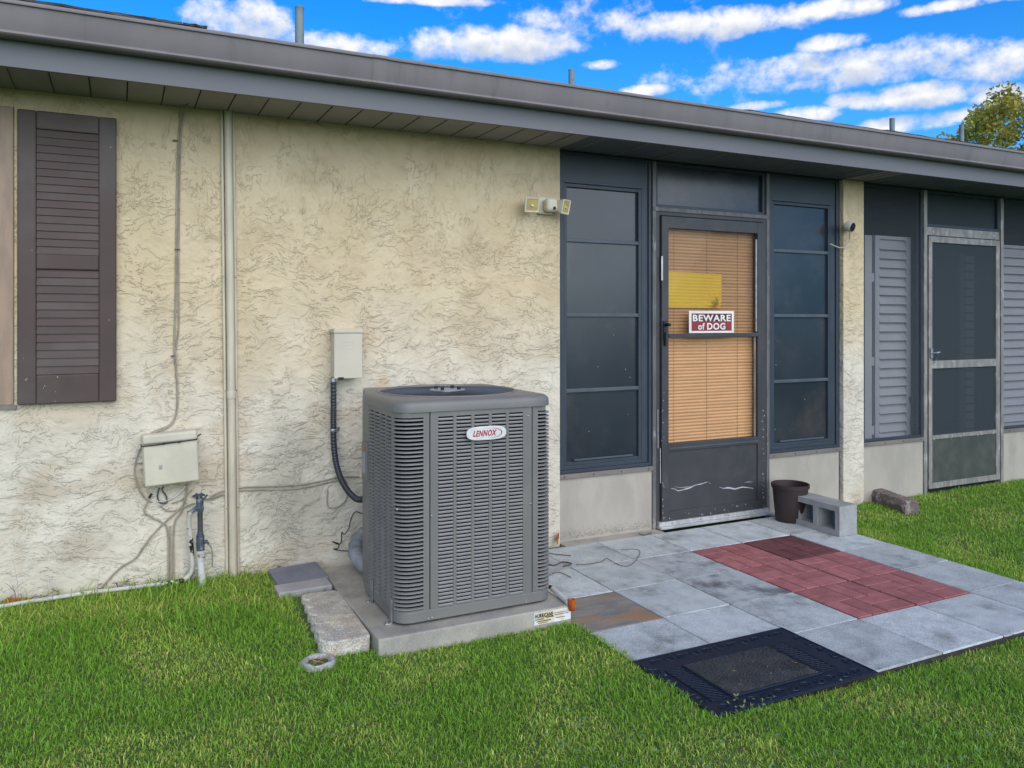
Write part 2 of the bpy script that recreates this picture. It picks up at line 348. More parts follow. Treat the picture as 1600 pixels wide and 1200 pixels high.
MT = dict(
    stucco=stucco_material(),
    soffit=M('grey_brown_soffit_vinyl', (.25, .242, .23), (.22, .214, .204), 3, .6, spec=.3),
    porch=M('dark_porch_ceiling', (.12, .14, .165), (.10, .12, .145), 2, .8, spec=.2),  # darker and bluer than the soffit panels
    gutter=M('faded_brown_gutter_enamel', (.205, .182, .180), (.178, .160, .160), 1.6, .5, spec=.4, c3=(.10, .085, .075), s3=3, t3=(.52, .75), f3=.5, stretch=(2.5, 1, .6)),
    fascia=M('fascia_metal', (.160, .158, .165), (.142, .141, .148), 2, .55, stretch=(.3, 1, 3)),
    shingle=M('asphalt_shingle', (.10, .095, .085), (.06, .055, .05), 30, .95, bump=.004, bscale=180, speck=.4, c3=(.25, .24, .2), s3=60, t3=(.6, .7), rand=.2),
    vent=M('vent_pipe_grey', (.22, .27, .27), (.17, .21, .22), 9, .7, c3=(.1, .11, .1), s3=14),
    shutter=M('brown_shutter_vinyl', (.082, .052, .043), (.068, .044, .037), 2.5, .55, spec=.35, bump=.0006, bscale=14, c3=(.12, .11, .095), s3=1.2, t3=(.45, .7), f3=.5),
    splat=M('paint_fleck', (.6, .52, .45), rough=.7),
    tan=M('tan_window_frame', (.36, .25, .17), (.28, .20, .14), 8, .55, stretch=(4, 4, .6)),
    glassdark=M('dark_window_glass', (.02, .025, .03), rough=.05, spec=.6),
    cable=M('painted_cable', (.36, .31, .23), (.26, .22, .17), 14, .6, c3=(.2, .17, .13), s3=20, t3=(.6, .68)),
    cabledk=M('dark_cable', (.09, .08, .075), rough=.6),
    conduit=M('painted_wall_conduit', (.60, .53, .39), (.50, .44, .33), 7, .5, stretch=(3, 3, .5)),
    box=M('aged_beige_plastic', (.60, .555, .42), (.52, .48, .37), 5, .5, bump=.0004, bscale=60, c3=(.36, .34, .28), s3=9, t3=(.62, .75), f3=.5),
    dbox=M('beige_metal_cover', (.58, .52, .40), (.53, .475, .37), 4, .45, c3=(.36, .3, .2), s3=6, t3=(.6, .75), f3=.35),
    blk=M('black_plastic', (.012, .012, .014), rough=.45),
    whip=M('black_corrugated_hose', (.035, .038, .048), (.028, .03, .04), 9, .4, spec=.5),
    steel=M('zinc_steel', (.45, .46, .47), (.3, .31, .33), 20, .35, metal=.8),
    brass=M('weathered_brass_tap', (.085, .105, .125), (.05, .06, .075), 25, .6, metal=.2, c3=(.32, .36, .36), s3=22, t3=(.5, .6)),
    pvc=M('white_pvc', (.62, .60, .57), (.5, .48, .44), 12, .45, c3=(.16, .13, .10), s3=16, t3=(.60, .66), f3=.85),
    pvcc=M('peeling_painted_pipe', (.62, .58, .50), (.5, .47, .4), 12, .5, c3=(.015, .015, .018), s3=19, t3=(.54, .57), f3=1),
    ac=M('grey_unit_enamel', (.185, .178, .160), (.16, .155, .14), 3, .45, spec=.45, coat=.05, c3=(.235, .22, .185), s3=2.2, t3=(.5, .75), f3=.5),
    aclv=M('grey_louver_enamel', (.26, .253, .235), (.22, .215, .20), 9, .42, spec=.45),
    acdk=M('coil_black', (.004, .005, .006), (.009, .010, .011), 60, .8, spec=.1),
    fan=M('fan_guard_enamel', (.075, .082, .095), rough=.65, spec=.3),
    hub=M('hub_plate', (.30, .34, .38), rough=.4, metal=.3),
    badge=M('silver_badge', (.68, .67, .63), (.6, .59, .56), 20, .3, spec=.5, coat=.3),
    red=M('badge_red', (.42, .015, .05), rough=.4),
    slab=M('precast_pad_concrete', (.42, .385, .315), (.32, .30, .25), 7, .85, bump=.002, bscale=90, speck=.14, c3=(.19, .19, .17), s3=3, t3=(.5, .72), f3=.6),
    paver=M('concrete_paver', (.56, .595, .575), (.45, .485, .47), 9, .85, bump=.003, bscale=110, speck=.42, c3=(.13, .13, .12), s3=4.2, t3=(.49, .80), f3=.85, rand=.10),
    paverd=M('mildewed_paver', (.46, .48, .47), (.36, .38, .37), 9, .88, bump=.003, bscale=120, speck=.45, c3=(.06, .06, .06), s3=4.5, t3=(.46, .74), f3=.85, rand=.05),
    paverr=M('rust_stained_paver', (.30, .27, .22), (.20, .19, .17), 7, .9, bump=.003, bscale=120, speck=.3, c3=(.38, .19, .07), s3=4, t3=(.46, .62), f3=.75, stretch=(.6, 2, 1)),
    brick=M('red_molded_paver', (.42, .155, .145), (.32, .115, .11), 12, .8, bump=.001, bscale=140, speck=.22, rand=.10, c3=(.34, .16, .14), s3=40, t3=(.66, .72), f3=.35),
    brickd=M('dark_red_molded_paver', (.17, .058, .058), (.12, .042, .043), 10, .85, bump=.001, bscale=140, speck=.22, rand=.08),
    grout=M('sand_joint', (.03, .026, .02), (.05, .042, .03), 20, .95),
    cap=M('grey_block_concrete', (.42, .40, .38), (.33, .32, .31), 8, .9, bump=.002, bscale=110, speck=.18, c3=(.36, .30, .26), s3=5),
    capdk=M('dark_grey_block', (.23, .235, .26), (.18, .185, .21), 8, .9, bump=.002, bscale=110, speck=.2),  # darker grey than the neighbouring block
    edger=M('rough_aggregate_edging', (.62, .57, .46), (.44, .41, .35), 14, .95, bump=.008, bscale=60, speck=.45, c3=(.5, .36, .22), s3=8, t3=(.55, .7), f3=.6),
    split=M('split_face_stone', (.24, .18, .16), (.15, .12, .11), 18, .95, bump=.014, bscale=32, speck=.3, c3=(.42, .36, .32), s3=14, t3=(.55, .65)),
    splittop=M('worn_stone_top', (.32, .27, .25), (.26, .22, .21), 10, .9, bump=.002, bscale=90, speck=.2),
    ring=M('old_concrete_ring', (.5, .49, .45), (.36, .35, .33), 14, .95, bump=.006, bscale=70, speck=.3),
    soil=M('dark_wet_soil', (.012, .011, .01), (.02, .018, .015), 20, .9),
    straw=M('dry_straw', (.42, .28, .16), (.25, .15, .09), 20, .8),
    twig=M('dry_twig', (.17, .11, .08), (.10, .07, .05), 20, .9),
    orangeleaf=M('dead_orange_leaf', (.42, .18, .04), (.25, .10, .03), 30, .7),
    pframe=M('blue_black_screen_frame', (.036, .048, .062), (.029, .040, .053), 4, .45, spec=.4),
    prail=M('grey_window_rail', (.075, .092, .105), (.058, .072, .085), 6, .45),
    pane=M('tinted_porch_pane', (.026, .033, .042), (.016, .022, .030), 1.5, .22, spec=.5, c3=(.060, .052, .052), s3=2.2, t3=(.50, .74), f3=.8),
    sill=M('oxidised_sill_trim', (.23, .20, .17), (.17, .155, .135), 8, .5, metal=.2, stretch=(.4, 1, 1)),
    kick=M('chalky_beige_panel', (.42, .375, .305), (.35, .315, .26), 5, .6, c3=(.23, .22, .19), s3=3, t3=(.56, .78), f3=.5, bump=.0006, bscale=12, stretch=(1, 1, .45)),
    alum=M('oxidised_aluminium', (.29, .265, .235), (.19, .18, .16), 18, .5, metal=.15, c3=(.50, .47, .42), s3=24, t3=(.52, .66), f3=.7, stretch=(1, 1, .3)),
    alumdk=M('weathered_dark_aluminium', (.15, .145, .14), (.10, .098, .095), 18, .55, metal=.15, c3=(.38, .36, .33), s3=20, t3=(.58, .68), f3=.7, stretch=(1, 1, .3)),
    alumlt=M('bare_aluminium', (.55, .55, .53), (.4, .4, .39), 18, .4, metal=.35, c3=(.2, .2, .2), s3=20),
    doorf=M('dark_bronze_door_enamel', (.052, .050, .052), (.040, .040, .043), 5, .45, spec=.4, c3=(.085, .08, .078), s3=3),
    scuff=M('bare_scratch', (.55, .56, .56), (.35, .36, .37), 60, .5),
    blind=M('tan_mini_blind', (.74, .43, .205), (.66, .375, .18), 3, .5, spec=.35, stretch=(1, 1, .3)),
    cord=M('blind_cord', (.36, .25, .16), rough=.8),
    yellow=M('yellow_sheet', (1.0, .64, .06), (.96, .58, .05), 4, .6),
    yellowdk=M('brown_line', (.16, .09, .04), rough=.8),
    sgw=M('sign_white', (.78, .76, .68), rough=.5), sgb=M('sign_maroon', (.10, .018, .025), rough=.5), sgr=M('sign_red', (.26, .03, .035), rough=.5),
    mesh2=glass_mat('dark_insect_screen', (.045, .055, .062), .66, .6, .2),
    meshl=glass_mat('porch_insect_screen', (.085, .095, .105), .24, .7, .1),
    clear=glass_mat('window_glass', (.02, .02, .02), .07, .02, .5),
    clear2=glass_mat('reflection_tint_glass', (.06, .035, .025), .17, .03, .4),  # upper door pane: brown tint stands in for a darker reflection
    lv=M('grey_interior_louver', (.54, .53, .54), (.49, .485, .50), 2, .5),
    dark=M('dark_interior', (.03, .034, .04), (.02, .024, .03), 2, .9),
    siding=M('tan_inner_siding', (.20, .19, .18), (.16, .15, .145), 4, .7),
    olive=M('grimy_olive_kick_plate', (.078, .080, .066), (.05, .055, .047), 7, .55, c3=(.11, .105, .085), s3=4, spec=.35),
    planter=M('dark_brown_planter', (.045, .028, .026), (.036, .024, .024), 5, .5),
    cmu=M('cinder_block', (.36, .36, .34), (.29, .29, .275), 8, .92, bump=.003, bscale=120, speck=.25, c3=(.42, .39, .33), s3=5, t3=(.5, .7)),
    mat=M('navy_rubber', (.010, .019, .036), (.008, .015, .030), 5, .5, spec=.35),
    matc=M('speckled_dark_carpet', (.06, .062, .06), (.03, .032, .034), 6, .95, bump=.004, bscale=160, speck=.9, c3=(.20, .20, .185), s3=3.2, t3=(.5, .75), f3=.7),
    lampc=M('cream_lamp_plastic', (.62, .56, .42), (.55, .5, .38), 9, .45), lens=M('yellowed_lens', (.55, .42, .12), (.42, .33, .14), 14, .12, spec=.7),
    camb=M('white_camera_shell', (.55, .52, .42), rough=.4),
    sticker=M('pad_label_paper', (.78, .78, .76), (.65, .65, .62), 30, .7, c3=(.62, .45, .15), s3=7, t3=(.54, .66), f3=.7),
    cap2=M('orange_pvc_fitting', (.50, .12, .015), (.30, .05, .01), 30, .3, spec=.5),
    foil=M('white_insulation_wrap', (.30, .31, .31), (.17, .18, .19), 9, .6, bump=.008, bscale=30),
    weed=M('weed_leaf', (.09, .13, .05), rough=.6),
    bark=M('tree_bark', (.16, .12, .08), rough=.9),
    grass=grass_mat('grass_blades'), leaf=grass_mat('tree_leaves', .35),
)

# ------------------------------------------------------------------ lawn
def sm(t): t = np.clip(t, 0, 1); return t*t*(3-2*t)
def lawn_z(x, y):
    x = np.asarray(x, float); y = np.asarray(y, float)
    base = -.032 + .075*sm((1.7-x)/1.2)*sm((y+1.5)/1.2) + .026*sm((2.5-x)/.8)
    return base + .010*np.sin(x*2.1+y*1.3)*np.sin(y*1.7-x*.6)
def make_lawn():
    def axis(a, b, lo, hi):
        c = list(np.arange(a, b+1e-6, .12)); o = a; s = .3; left = []
        while o > lo: o -= s; s *= 1.6; left.append(max(o, lo))
        o = b; s = .3; right = []
        while o < hi: o += s; s *= 1.6; right.append(min(o, hi))
        return left[::-1] + c + right
    xs = axis(-3, 10, -600, 600); ys = axis(-5, 1, -600, 600)
    X, Y = np.meshgrid(xs, ys); Z = lawn_z(X, Y)
    V = np.stack([X, Y, Z], -1).reshape(-1, 3); nx = len(xs)
    f = [(j*nx+i, j*nx+i+1, (j+1)*nx+i+1, (j+1)*nx+i) for j in range(len(ys)-1) for i in range(nx-1)]
    me = bpy.data.meshes.new('lawn'); me.from_pydata(V.tolist(), [], f)
    me.materials.append(M('lawn_soil_and_thatch', (.095, .160, .034), (.06, .11, .024), 7, .95, bump=.01, bscale=40, c3=(.10, .09, .035), s3=2.0, t3=(.5, .7)))
    o = bpy.data.objects.new('lawn', me); col.objects.link(o); tag(o, kind='structure')
make_lawn()

# ------------------------------------------------------------------ house
house = thing('house', 'single storey house with cream stucco wall, brown gutter and screened porch', 'house', (3.5, 1.5, 0))
ZS = 2.443                                         # soffit level
SX = 2.452                                         # end of the stucco wall
WIN = (-1.55, -.43, .99, 2.36)
wl = MB()
wl.box(-4.5, WIN[0], 0, .2, -.3, ZS); wl.box(WIN[1], SX, 0, .2, -.3, ZS)
wl.box(WIN[0], WIN[1], 0, .2, -.3, WIN[2]); wl.box(WIN[0], WIN[1], 0, .2, WIN[3], ZS)
wl.box(SX-.2, SX, .2, 3, -.3, ZS)
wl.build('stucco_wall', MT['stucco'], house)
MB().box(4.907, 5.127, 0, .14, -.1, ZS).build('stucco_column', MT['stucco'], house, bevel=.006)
# window at the left edge of the picture
wn = MB()
for a in ((WIN[0], WIN[0]+.055, WIN[2], WIN[3]), (WIN[1]-.062, WIN[1]-.002, WIN[2], WIN[3]), (WIN[0]+.055, WIN[1]-.062, WIN[3]-.05, WIN[3]), (WIN[0]+.055, WIN[1]-.062, WIN[2], WIN[2]+.05)):
    wn.box(a[0], a[1], -.004, .07, a[2], a[3])
wf = wn.build('window', MT['tan'], house, bevel=.003, label='tan framed window cut off by the left edge')
box(WIN[0]+.055, WIN[1]-.062, .045, .05, WIN[2]+.05, WIN[3]-.05).build('pane', MT['glassdark'], wf)
box(WIN[0]-.02, WIN[1]+.01, -.012, -.002, WIN[2]-.02, WIN[2]-.001).build('sill', MT['sill'], wf)
# brown louvred shutter
SH = (W(28, 400)[0], W(182, 400)[0], .990, 2.348)
sx0, sx1, sz0, sz1 = SH; st = .075; yb, yf = -.004, -.036
fr = MB()
rails = [(sz0, sz0+.135), (1.615, 1.685), (sz1-.085, sz1)]
fr.box(sx0, sx0+st, yf, yb, sz0, sz1); fr.box(sx1-st, sx1, yf, yb, sz0, sz1)
for a, b in rails: fr.box(sx0+st, sx1-st, yf, yb, a, b)
shutter = fr.build('shutter', MT['shutter'], house, bevel=.006, label='faded brown louvred shutter beside the window')
box(sx0+.02, sx1-.02, -.008, -.0045, sz0+.02, sz1-.02).build('backing', MT['shutter'], shutter)
lvm = None
for a, b in ((rails[0][1], rails[1][0]), (rails[1][1], rails[2][0])):
    n = round((b-a)/.0365); p = (b-a)/n
    for i in range(n):
        z = a + p*(i+.5)
        if lvm is None:
            q = MB(); w = (sx1-sx0)/2 - st - .001; h = p/2
            q.add([(-w, -.030, -h+.002), (w, -.030, -h+.002), (w, -.0235, h+.002), (-w, -.0235, h+.002), (-w, -.012, h-.004), (w, -.012, h-.004), (w, -.012, -h), (-w, -.012, -h)],
                  [(0, 1, 2, 3), (3, 2, 5, 4), (0, 7, 6, 1), (0, 3, 4, 7), (1, 6, 5, 2)])
            lvm = q.build('louver', MT['shutter'], shutter, origin=(0, 0, 0)); place(lvm, ((sx0+sx1)/2, 0, z), shutter)
        else: clone(lvm, ((sx0+sx1)/2, 0, z), shutter)
fl = MB()
for px, py in ((70, 603), (68, 606), (90, 589), (87, 612), (42, 592), (170, 500), (37, 560), (173, 230), (86, 627), (40, 594), (50, 391)):
    x, y, z = W(px, py, yf); r = random.uniform(.0015, .004)
    fl.box(x-r*.6, x+r*.5, yf-.0012, yf-.0002, z-r, z+r)
fl.build('paint_fleck', MT['splat'], shutter, kind='stuff')

# soffit panels
def soffit(x, w, mat, y0, y1, name='soffit_panel'):
    q = MB(); q.box(x+.003, x+w-.003, y0, y1, ZS, ZS+.014)
    q.box(x+.003, x+.010, y0, y1, ZS-.003, ZS-.0002)
    return q.build(name, mat, house)
x = -4.4
while x < SX-.05: soffit(x, min(.153, SX-x), MT['soffit'], -.40, -.002); x += .153
for k in range(3): soffit(4.90+k*.078, .078, MT['soffit'], -.40, -.002)
pc = MB()
pc.box(SX, 4.90, -.40, 2.9, ZS+.002, ZS+.02); pc.box(5.134, 11.5, -.40, 2.9, ZS+.002, ZS+.02); pc.box(4.90, 5.134, 0.15, 2.9, ZS+.002, ZS+.02)
pc.build('porch_ceiling', MT['porch'], house)
xx = SX+.1
while xx < 11.4:
    if not 4.86 < xx < 5.14: box(xx, xx+.006, -.398, .02, ZS-.003, ZS+.0015).build('ceiling_seam', MT['soffit'], house)
    xx += .31
box(-4.5, 11.5, -.424, -.402, 2.430, 2.66).build('fascia', MT['fascia'], house)
# gutter with a K profile, real wall thickness
prof = [(-.426, 2.668), (-.426, 2.541), (-.488, 2.538), (-.498, 2.540), (-.503, 2.546), (-.501, 2.553), (-.497, 2.557), (-.503, 2.575), (-.510, 2.600), (-.516, 2.628), (-.521, 2.655), (-.531, 2.657), (-.533, 2.664), (-.530, 2.671), (-.520, 2.673), (-.512, 2.667), (-.512, 2.66)]
inner = [(y+.004 if y < -.46 else y-.004 if y > -.43 else y, z+.004 if z < 2.55 else z) for y, z in prof[:-6]]
gt = MB(); n = len(prof)
xs = [-4.5 + 16*i/40 for i in range(41)]
vs = [(x, y + .0016*math.sin(x*1.9), z - .002*math.sin(x*.8)) for x in xs for y, z in prof]
fs = [(i*n+k, i*n+k+1, (i+1)*n+k+1, (i+1)*n+k) for i in range(40) for k in range(n-1)]
gut = gt.add(vs, fs).build('gutter', MT['gutter'], house, smooth=True)
gm = gut.modifiers.new('wall', 'SOLIDIFY'); gm.thickness = .002; gm.offset = 0
sp = MB()
for k in range(18):
    px = -4.2 + k*.9; sp.tube([(px, -.424, 2.665), (px, -.525, 2.668)], .004, 6)
sp.build('gutter_spike', MT['gutter'], house)
for px in (1.15, 6.9):
    q = MB(); P = [(px+dx_, y-(.0022 if y < -.43 else 0), z-(.0022 if z < 2.56 else 0)) for dx_ in (-.035, .035) for y, z in prof[1:-2]]; n_ = len(prof)-3
    q.add(P, [(k, k+1, n_+k+1, n_+k) for k in range(n_-1)]).build('gutter_joint', MT['gutter'], house, smooth=True)
# roof deck and its first courses
tp = math.tan(R(17.3))
rf = MB(); y0 = -.47
rf.add([(-4.6, y0, 2.662), (11.6, y0, 2.662), (11.6, 5.2, 2.662+5.67*tp), (-4.6, 5.2, 2.662+5.67*tp), (-4.6, 10.9, 2.662), (11.6, 10.9, 2.662),
        (-4.6, y0, 2.64), (11.6, y0, 2.64), (11.6, 10.9, 2.64), (-4.6, 10.9, 2.64)],
       [(0, 1, 2, 3), (3, 2, 5, 4), (6, 9, 8, 7), (0, 6, 7, 1), (4, 5, 8, 9), (0, 3, 4, 9, 6), (1, 7, 8, 5, 2)])
roof = rf.build('roof', MT['shingle'], house)
XL = W(325, 38, -.5)[0]
def tab(x, w, y, lift, thick, name='shingle'):
    q = MB(); z = 2.662 + (y-y0)*tp; n = 4
    vs = []
    for i in range(n+1):
        xx = x + w*i/n; dz = random.uniform(-.0015, .0025)
        for (dy, dzz) in ((0, lift), (.26, .26*tp+.004), (.26, .26*tp+.004+thick), (0, lift+thick)):
            vs.append((xx, y+dy+(random.uniform(-.004, .004) if dy == 0 else 0), z+dzz+dz+.0015))
    fs = []
    for i in range(n):
        for k in range(4): fs.append((i*4+k, i*4+(k+1) % 4, (i+1)*4+(k+1) % 4, (i+1)*4+k))
    fs += [(0, 3, 2, 1), (n*4, n*4+1, n*4+2, n*4+3)]
    return q.add(vs, fs).build(name, MT['shingle'], roof)
x = -1.6
while x < 9.5:
    thick = .006 + random.random()*.004
    lift = .010 + random.random()*.008
    tab(x, .305, -.485, lift, thick)
    x += .31
xx = -1.6
while xx < XL-.05:
    w = min(.305, XL-xx)
    tab(xx, w, -.468, .030+random.random()*.003, .010); tab(xx-.1, w, -.40, .034, .010)
    xx += .31
xx = W(1172, 175, -.48)[0]
while xx < 9.5:
    tab(xx, .305, -.478, .026+random.random()*.004, .007); xx += .31
for px, top, bw in ((468, 11, 14), (893, 109, 9.5), (1394, 185, 8), (1502.5, 195, 7)):
    X, Y, Z = W(px, top, .8); d = ray(px, top).y; rad = bw/2/F*(CD+.8)/(d)
    zr = 2.662+(.8-y0)*tp
    pv = MB().lathe([(rad, zr-.05), (rad, Z-.012), (rad*1.04, Z-.012), (rad*1.04, Z), (rad*.82, Z), (rad*.82, Z-.06)], (X, Y, 0), 16)
    pv.lathe([(rad*2.0, zr-.04), (rad*1.9, zr+.02), (rad*1.05, zr+.06)], (X, Y, 0), 16)
    pv.build('vent_pipe', MT['vent'], roof, smooth=True)

# ---- screened porch front
YP = .035
def frame(name, x0, x1, z0, z1, t, y0, y1, mat, parent, bevel=.002, tb=None, tt=None, label=None):
    q = MB(); tb = tb or t; tt = tt or t
    q.box(x0, x0+t, y0, y1, z0, z1); q.box(x1-t, x1, y0, y1, z0, z1)
    q.box(x0+t, x1-t, y0+.0008, y1-.0008, z0, z0+tb); q.box(x0+t, x1-t, y0+.0008, y1-.0008, z1-tt, z1)
    return q.build(name, mat, parent, bevel=bevel, label=label)
def porch_window(x0, x1, z0, first, last, label):
    pw = frame('porch_window', x0, x1, z0, ZS-.004, .020, YP-.006, YP+.06, MT['pframe'], house, label=label)
    frame('frame', x0+.046, x1-.070, z0+.045, 2.24, .022, YP+.008, YP+.05, MT['pframe'], pw, .002)
    q = MB()
    q.box(x0+.020, x0+.046, YP+.004, YP+.05, z0+.02, 2.26); q.box(x1-.070, x1-.020, YP+.006, YP+.05, z0+.02, 2.26)
    q.box(x0+.020, x1-.020, YP+.005, YP+.05, 2.242, ZS-.006)
    q.box(x0+.046, x1-.070, YP+.0045, YP+.045, z0+.020, z0+.045)
    q.build('jamb_liner', MT['pframe'], pw, bevel=.003)
    zs = [z0+.067, .933, 1.411, 1.884, 2.218]
    for i in range(4):
        a, b = zs[i]+(.012 if i else 0), zs[i+1]-(.012 if i < 3 else 0)
        box(x0+.068, x1-.092, YP+.026+.004*(i % 2), YP+.030+.004*(i % 2), a, b).build('pane', MT['pane'], pw)
    for z in zs[1:4]:
        box(x0+.066, x1-.090, YP+.010, YP+.034, z-.012, z+.012).build('rail', MT['prail'], pw, bevel=.004)
    box(x0+.12, x1-.14, YP+.003, YP+.014, z0+.072, z0+.084).build('pull', MT['prail'], pw, bevel=.002)
    box(x0+.045, x1-.068, YP+.012, YP+.028, z0+.058, z0+.066).build('rail', MT['prail'], pw)
    q = MB()
    for k in range(6):
        xx = random.uniform(x0+.08, x1-.1); zz = random.uniform(z0+.08, 1.3); r = random.uniform(.0008, .0022)
        q.box(xx-r, xx+r, YP+.0245, YP+.0258, zz-r*1.4, zz+r*1.4)
    q.build('paint_fleck', MT['splat'], pw, kind='stuff')
def kick(x0, x1, z1, label, mat='kick'):
    k = box(x0, x1, YP-.010, YP+.03, -.05, z1-.032).build('kick_panel', MT[mat], house, bevel=.001, label=label)
    box(x0-.002, x1+.002, YP-.022, YP+.03, z1-.030, z1).build('sill_trim', MT['sill'], k, bevel=.002)
    for i in range(4):
        xx = x0 + (x1-x0)*(.05+.3*i)
        MB().lathe([(.0, -.004), (.004, -.003), (.0045, 0)], (xx, YP-.0215, z1-.015), 8, 'Y').build('screw', MT['blk'], k)
    return k
porch_window(SX+.006, 3.163, .418, 1, 1, 'tall dark porch window between the stucco wall and the storm door')
porch_window(4.186, 4.885, .421, 1, 1, 'tall dark porch window between the storm door and the column')
kick(SX+.006, 3.163, .416, 'beige kick panel with black grime along its foot, beside the stucco wall')
kick(4.186, 4.885, .419, 'beige kick panel behind the planter')
kick(5.130, 5.832, .434, 'beige kick panel right of the column')
kick(6.86, 8.3, .434, 'grey beige kick panel at the right edge')
dm = MB()
for k in range(900):                               # mildew grains on the foot of the first panel
    zz = .010 + abs(random.gauss(0, .026)); xx = random.uniform(SX+.012, 3.155); r = random.uniform(.0006, .0018)
    dm.add([(xx-r, YP-.0106, zz-r), (xx+r, YP-.0106, zz-r*.6), (xx+r*.7, YP-.0106, zz+r), (xx-r, YP-.0106, zz+r*.5)], [(0, 1, 2, 3)])
dm.build('mildew', MT['blk'], house, kind='stuff')
def post(x0, x1, z0, z1, mat, y0=YP-.02, y1=YP+.05): return box(x0, x1, y0, y1, z0, z1).build('post', MT[mat], house, bevel=.002)
post(3.165, 3.192, -.05, ZS-.01, 'alumdk'); post(4.157, 4.184, -.05, ZS-.01, 'alumdk')
post(4.887, 4.905, -.05, ZS-.01, 'pframe', YP+.0, YP+.05)
post(5.835, 5.872, -.05, ZS-.01, 'alum'); post(6.822, 6.858, -.05, ZS-.01, 'alum')
post(8.3, 8.35, -.05, ZS-.01, 'alum')
# transoms
for a, b, z in ((3.194, 4.155, 2.128), (5.874, 6.820, 2.14)):
    t = frame('transom', a, b, z, ZS-.006, .022, YP-.004, YP+.05, MT['pframe'], house)
    box(a+.022, b-.022, YP+.02, YP+.024, z+.022, ZS-.028).build('pane', MT['pane' if a < 4 else 'mesh2'], t)
# ---- storm door
XD0, XD1 = 3.194, 4.155
q = MB(); q.box(XD0, XD0+.030, YP-.016, YP+.05, .0, 2.122); q.box(XD1-.030, XD1, YP-.016, YP+.05, .0, 2.122); q.box(XD0+.030, XD1-.030, YP-.015, YP+.05, 2.076, 2.122)
q.build('door_frame', MT['doorf'], house, bevel=.002)
box(XD0-.028, XD1+.026, YP-.024, YP-.002, 2.101, 2.128).build('door_header_trim', MT['alumdk'], house, bevel=.002)
dx0, dx1, dz0, dz1 = 3.228, 4.121, .045, 2.070
gx0, gx1 = 3.283, 4.060
dq = MB(); yd0, yd1 = YP-.034, YP+.012
dq.box(dx0, gx0, yd0, yd1, dz0, dz1); dq.box(gx1, dx1, yd0, yd1, dz0, dz1)
dq.box(gx0, gx1, yd0+.001, yd1, 1.992, dz1); dq.box(gx0, gx1, yd0+.001, yd1, .505, .556)
dq.box(gx0, gx1, yd0+.001, yd1, dz0, .105)
door = dq.build('storm_door', MT['doorf'], house, bevel=.002, label='dark bronze storm door with scratched kick plate')
box(gx0-.004, gx1+.004, yd0+.010, yd1-.01, .1055, .5045).build('kick_plate', MT['doorf'], door)
box(gx0, gx1, yd0-.006, yd0+.014, 1.262, 1.290).build('meeting_rail', MT['doorf'], door, bevel=.003)
box(gx0, gx1, yd0-.004, yd0-.0002, .520, .530).build('drip_edge', MT['prail'], door)
box(gx0, gx1, yd0+.020, yd0+.024, 1.291, 1.991).build('glass_pane', MT['clear2'], door)
box(gx0, gx1, yd0+.016, yd0+.0195, .557, 1.268).build('glass_pane', MT['clear'], door)
box(gx1-.026, gx1-.018, yd0+.004, yd0+.015, .56, 1.26).build('track', MT['alum'], door)
box(gx1-.012, gx1-.006, yd0+.002, yd0+.015, 1.3, 1.95).build('track', MT['alumlt'], door)
hd = MB(); hx = 3.247; hz = W(1034, 512, yd0)[2]
hd.box(hx-.012, hx+.014, yd0-.010, yd0-.0002, hz-.085, hz+.045); hd.tube([(hx+.004, yd0-.008, hz+.02), (hx+.004, yd0-.05, hz+.02), (hx+.012, yd0-.055, hz+.018)], .011, 10)
hd.box(hx-.006, hx+.008, yd0-.022, yd0-.008, hz-.12, hz-.03)
hd.build('handle', MT['blk'], door, bevel=.002)
tpz = W(1029, 400, yd0)[2], W(1029, 438, yd0)[2]
box(3.221, 3.234, yd0-.003, yd0-.0004, tpz[1], tpz[0]).build('tape_strip', MT['alumlt'], door)
def scuff(pts, wid, y, parent, name='scratch'):
    q = MB(); n = len(pts); up = []; dn = []
    for i, (px, py) in enumerate(pts):
        x, _, z = W(px, py, y); ww = wid*(.25 + .75*math.sin(math.pi*i/(n-1)))*random.uniform(.6, 1.3)
        up.append((x, y-.0006, z+ww)); dn.append((x, y-.0006, z-ww))
    q.add(up+dn, [(i, i+1, n+i+1, n+i) for i in range(n-1)]); return q.build(name, MT['scuff'], parent)
yk = yd0+.010
scuff([(1048, 763), (1054, 764), (1060, 767), (1068, 765), (1078, 762), (1086, 758), (1096, 756), (1105, 753)], .0042, yk, door)
scuff([(1054, 760), (1062, 762), (1072, 761), (1080, 759)], .0016, yk, door)
scuff([(1124, 761), (1130, 763), (1138, 762), (1148, 764), (1160, 761), (1170, 762), (1177, 763)], .0048, yk, door)
scuff([(1163, 754), (1170, 753), (1176, 753)], .0014, yk, door)
scuff([(1106, 753), (1109, 755), (1111, 756)], .0016, yk, door)
for pts, w_ in (([(1031.5, 700), (1031.8, 720), (1032, 755)], .0022), ([(1028, 640), (1028, 660), (1028.3, 700)], .0016)):
    q = MB(); P = [W(a, b, yd0) for a, b in pts]
    q.add([(x-w_, y-.0006, z) for x, y, z in P]+[(x+w_, y-.0006, z) for x, y, z in P], [(0, 1, 4, 3), (1, 2, 5, 4)]); q.build('scratch', MT['scuff'], door)
q = MB()
for k in range(60):
    xx = random.choice((random.gauss(3.236, .005), random.gauss(4.110, .005), random.uniform(3.24, 4.1))); zz = random.uniform(.06, .9) if xx < 3.25 or xx > 4.09 else random.uniform(.05, .1)
    r = random.uniform(.001, .0028); q.box(xx-r, xx+r, yd0-.0012, yd0-.0004, zz-r*1.5, zz+r*1.5)
q.build('paint_chip', MT['scuff'], door)
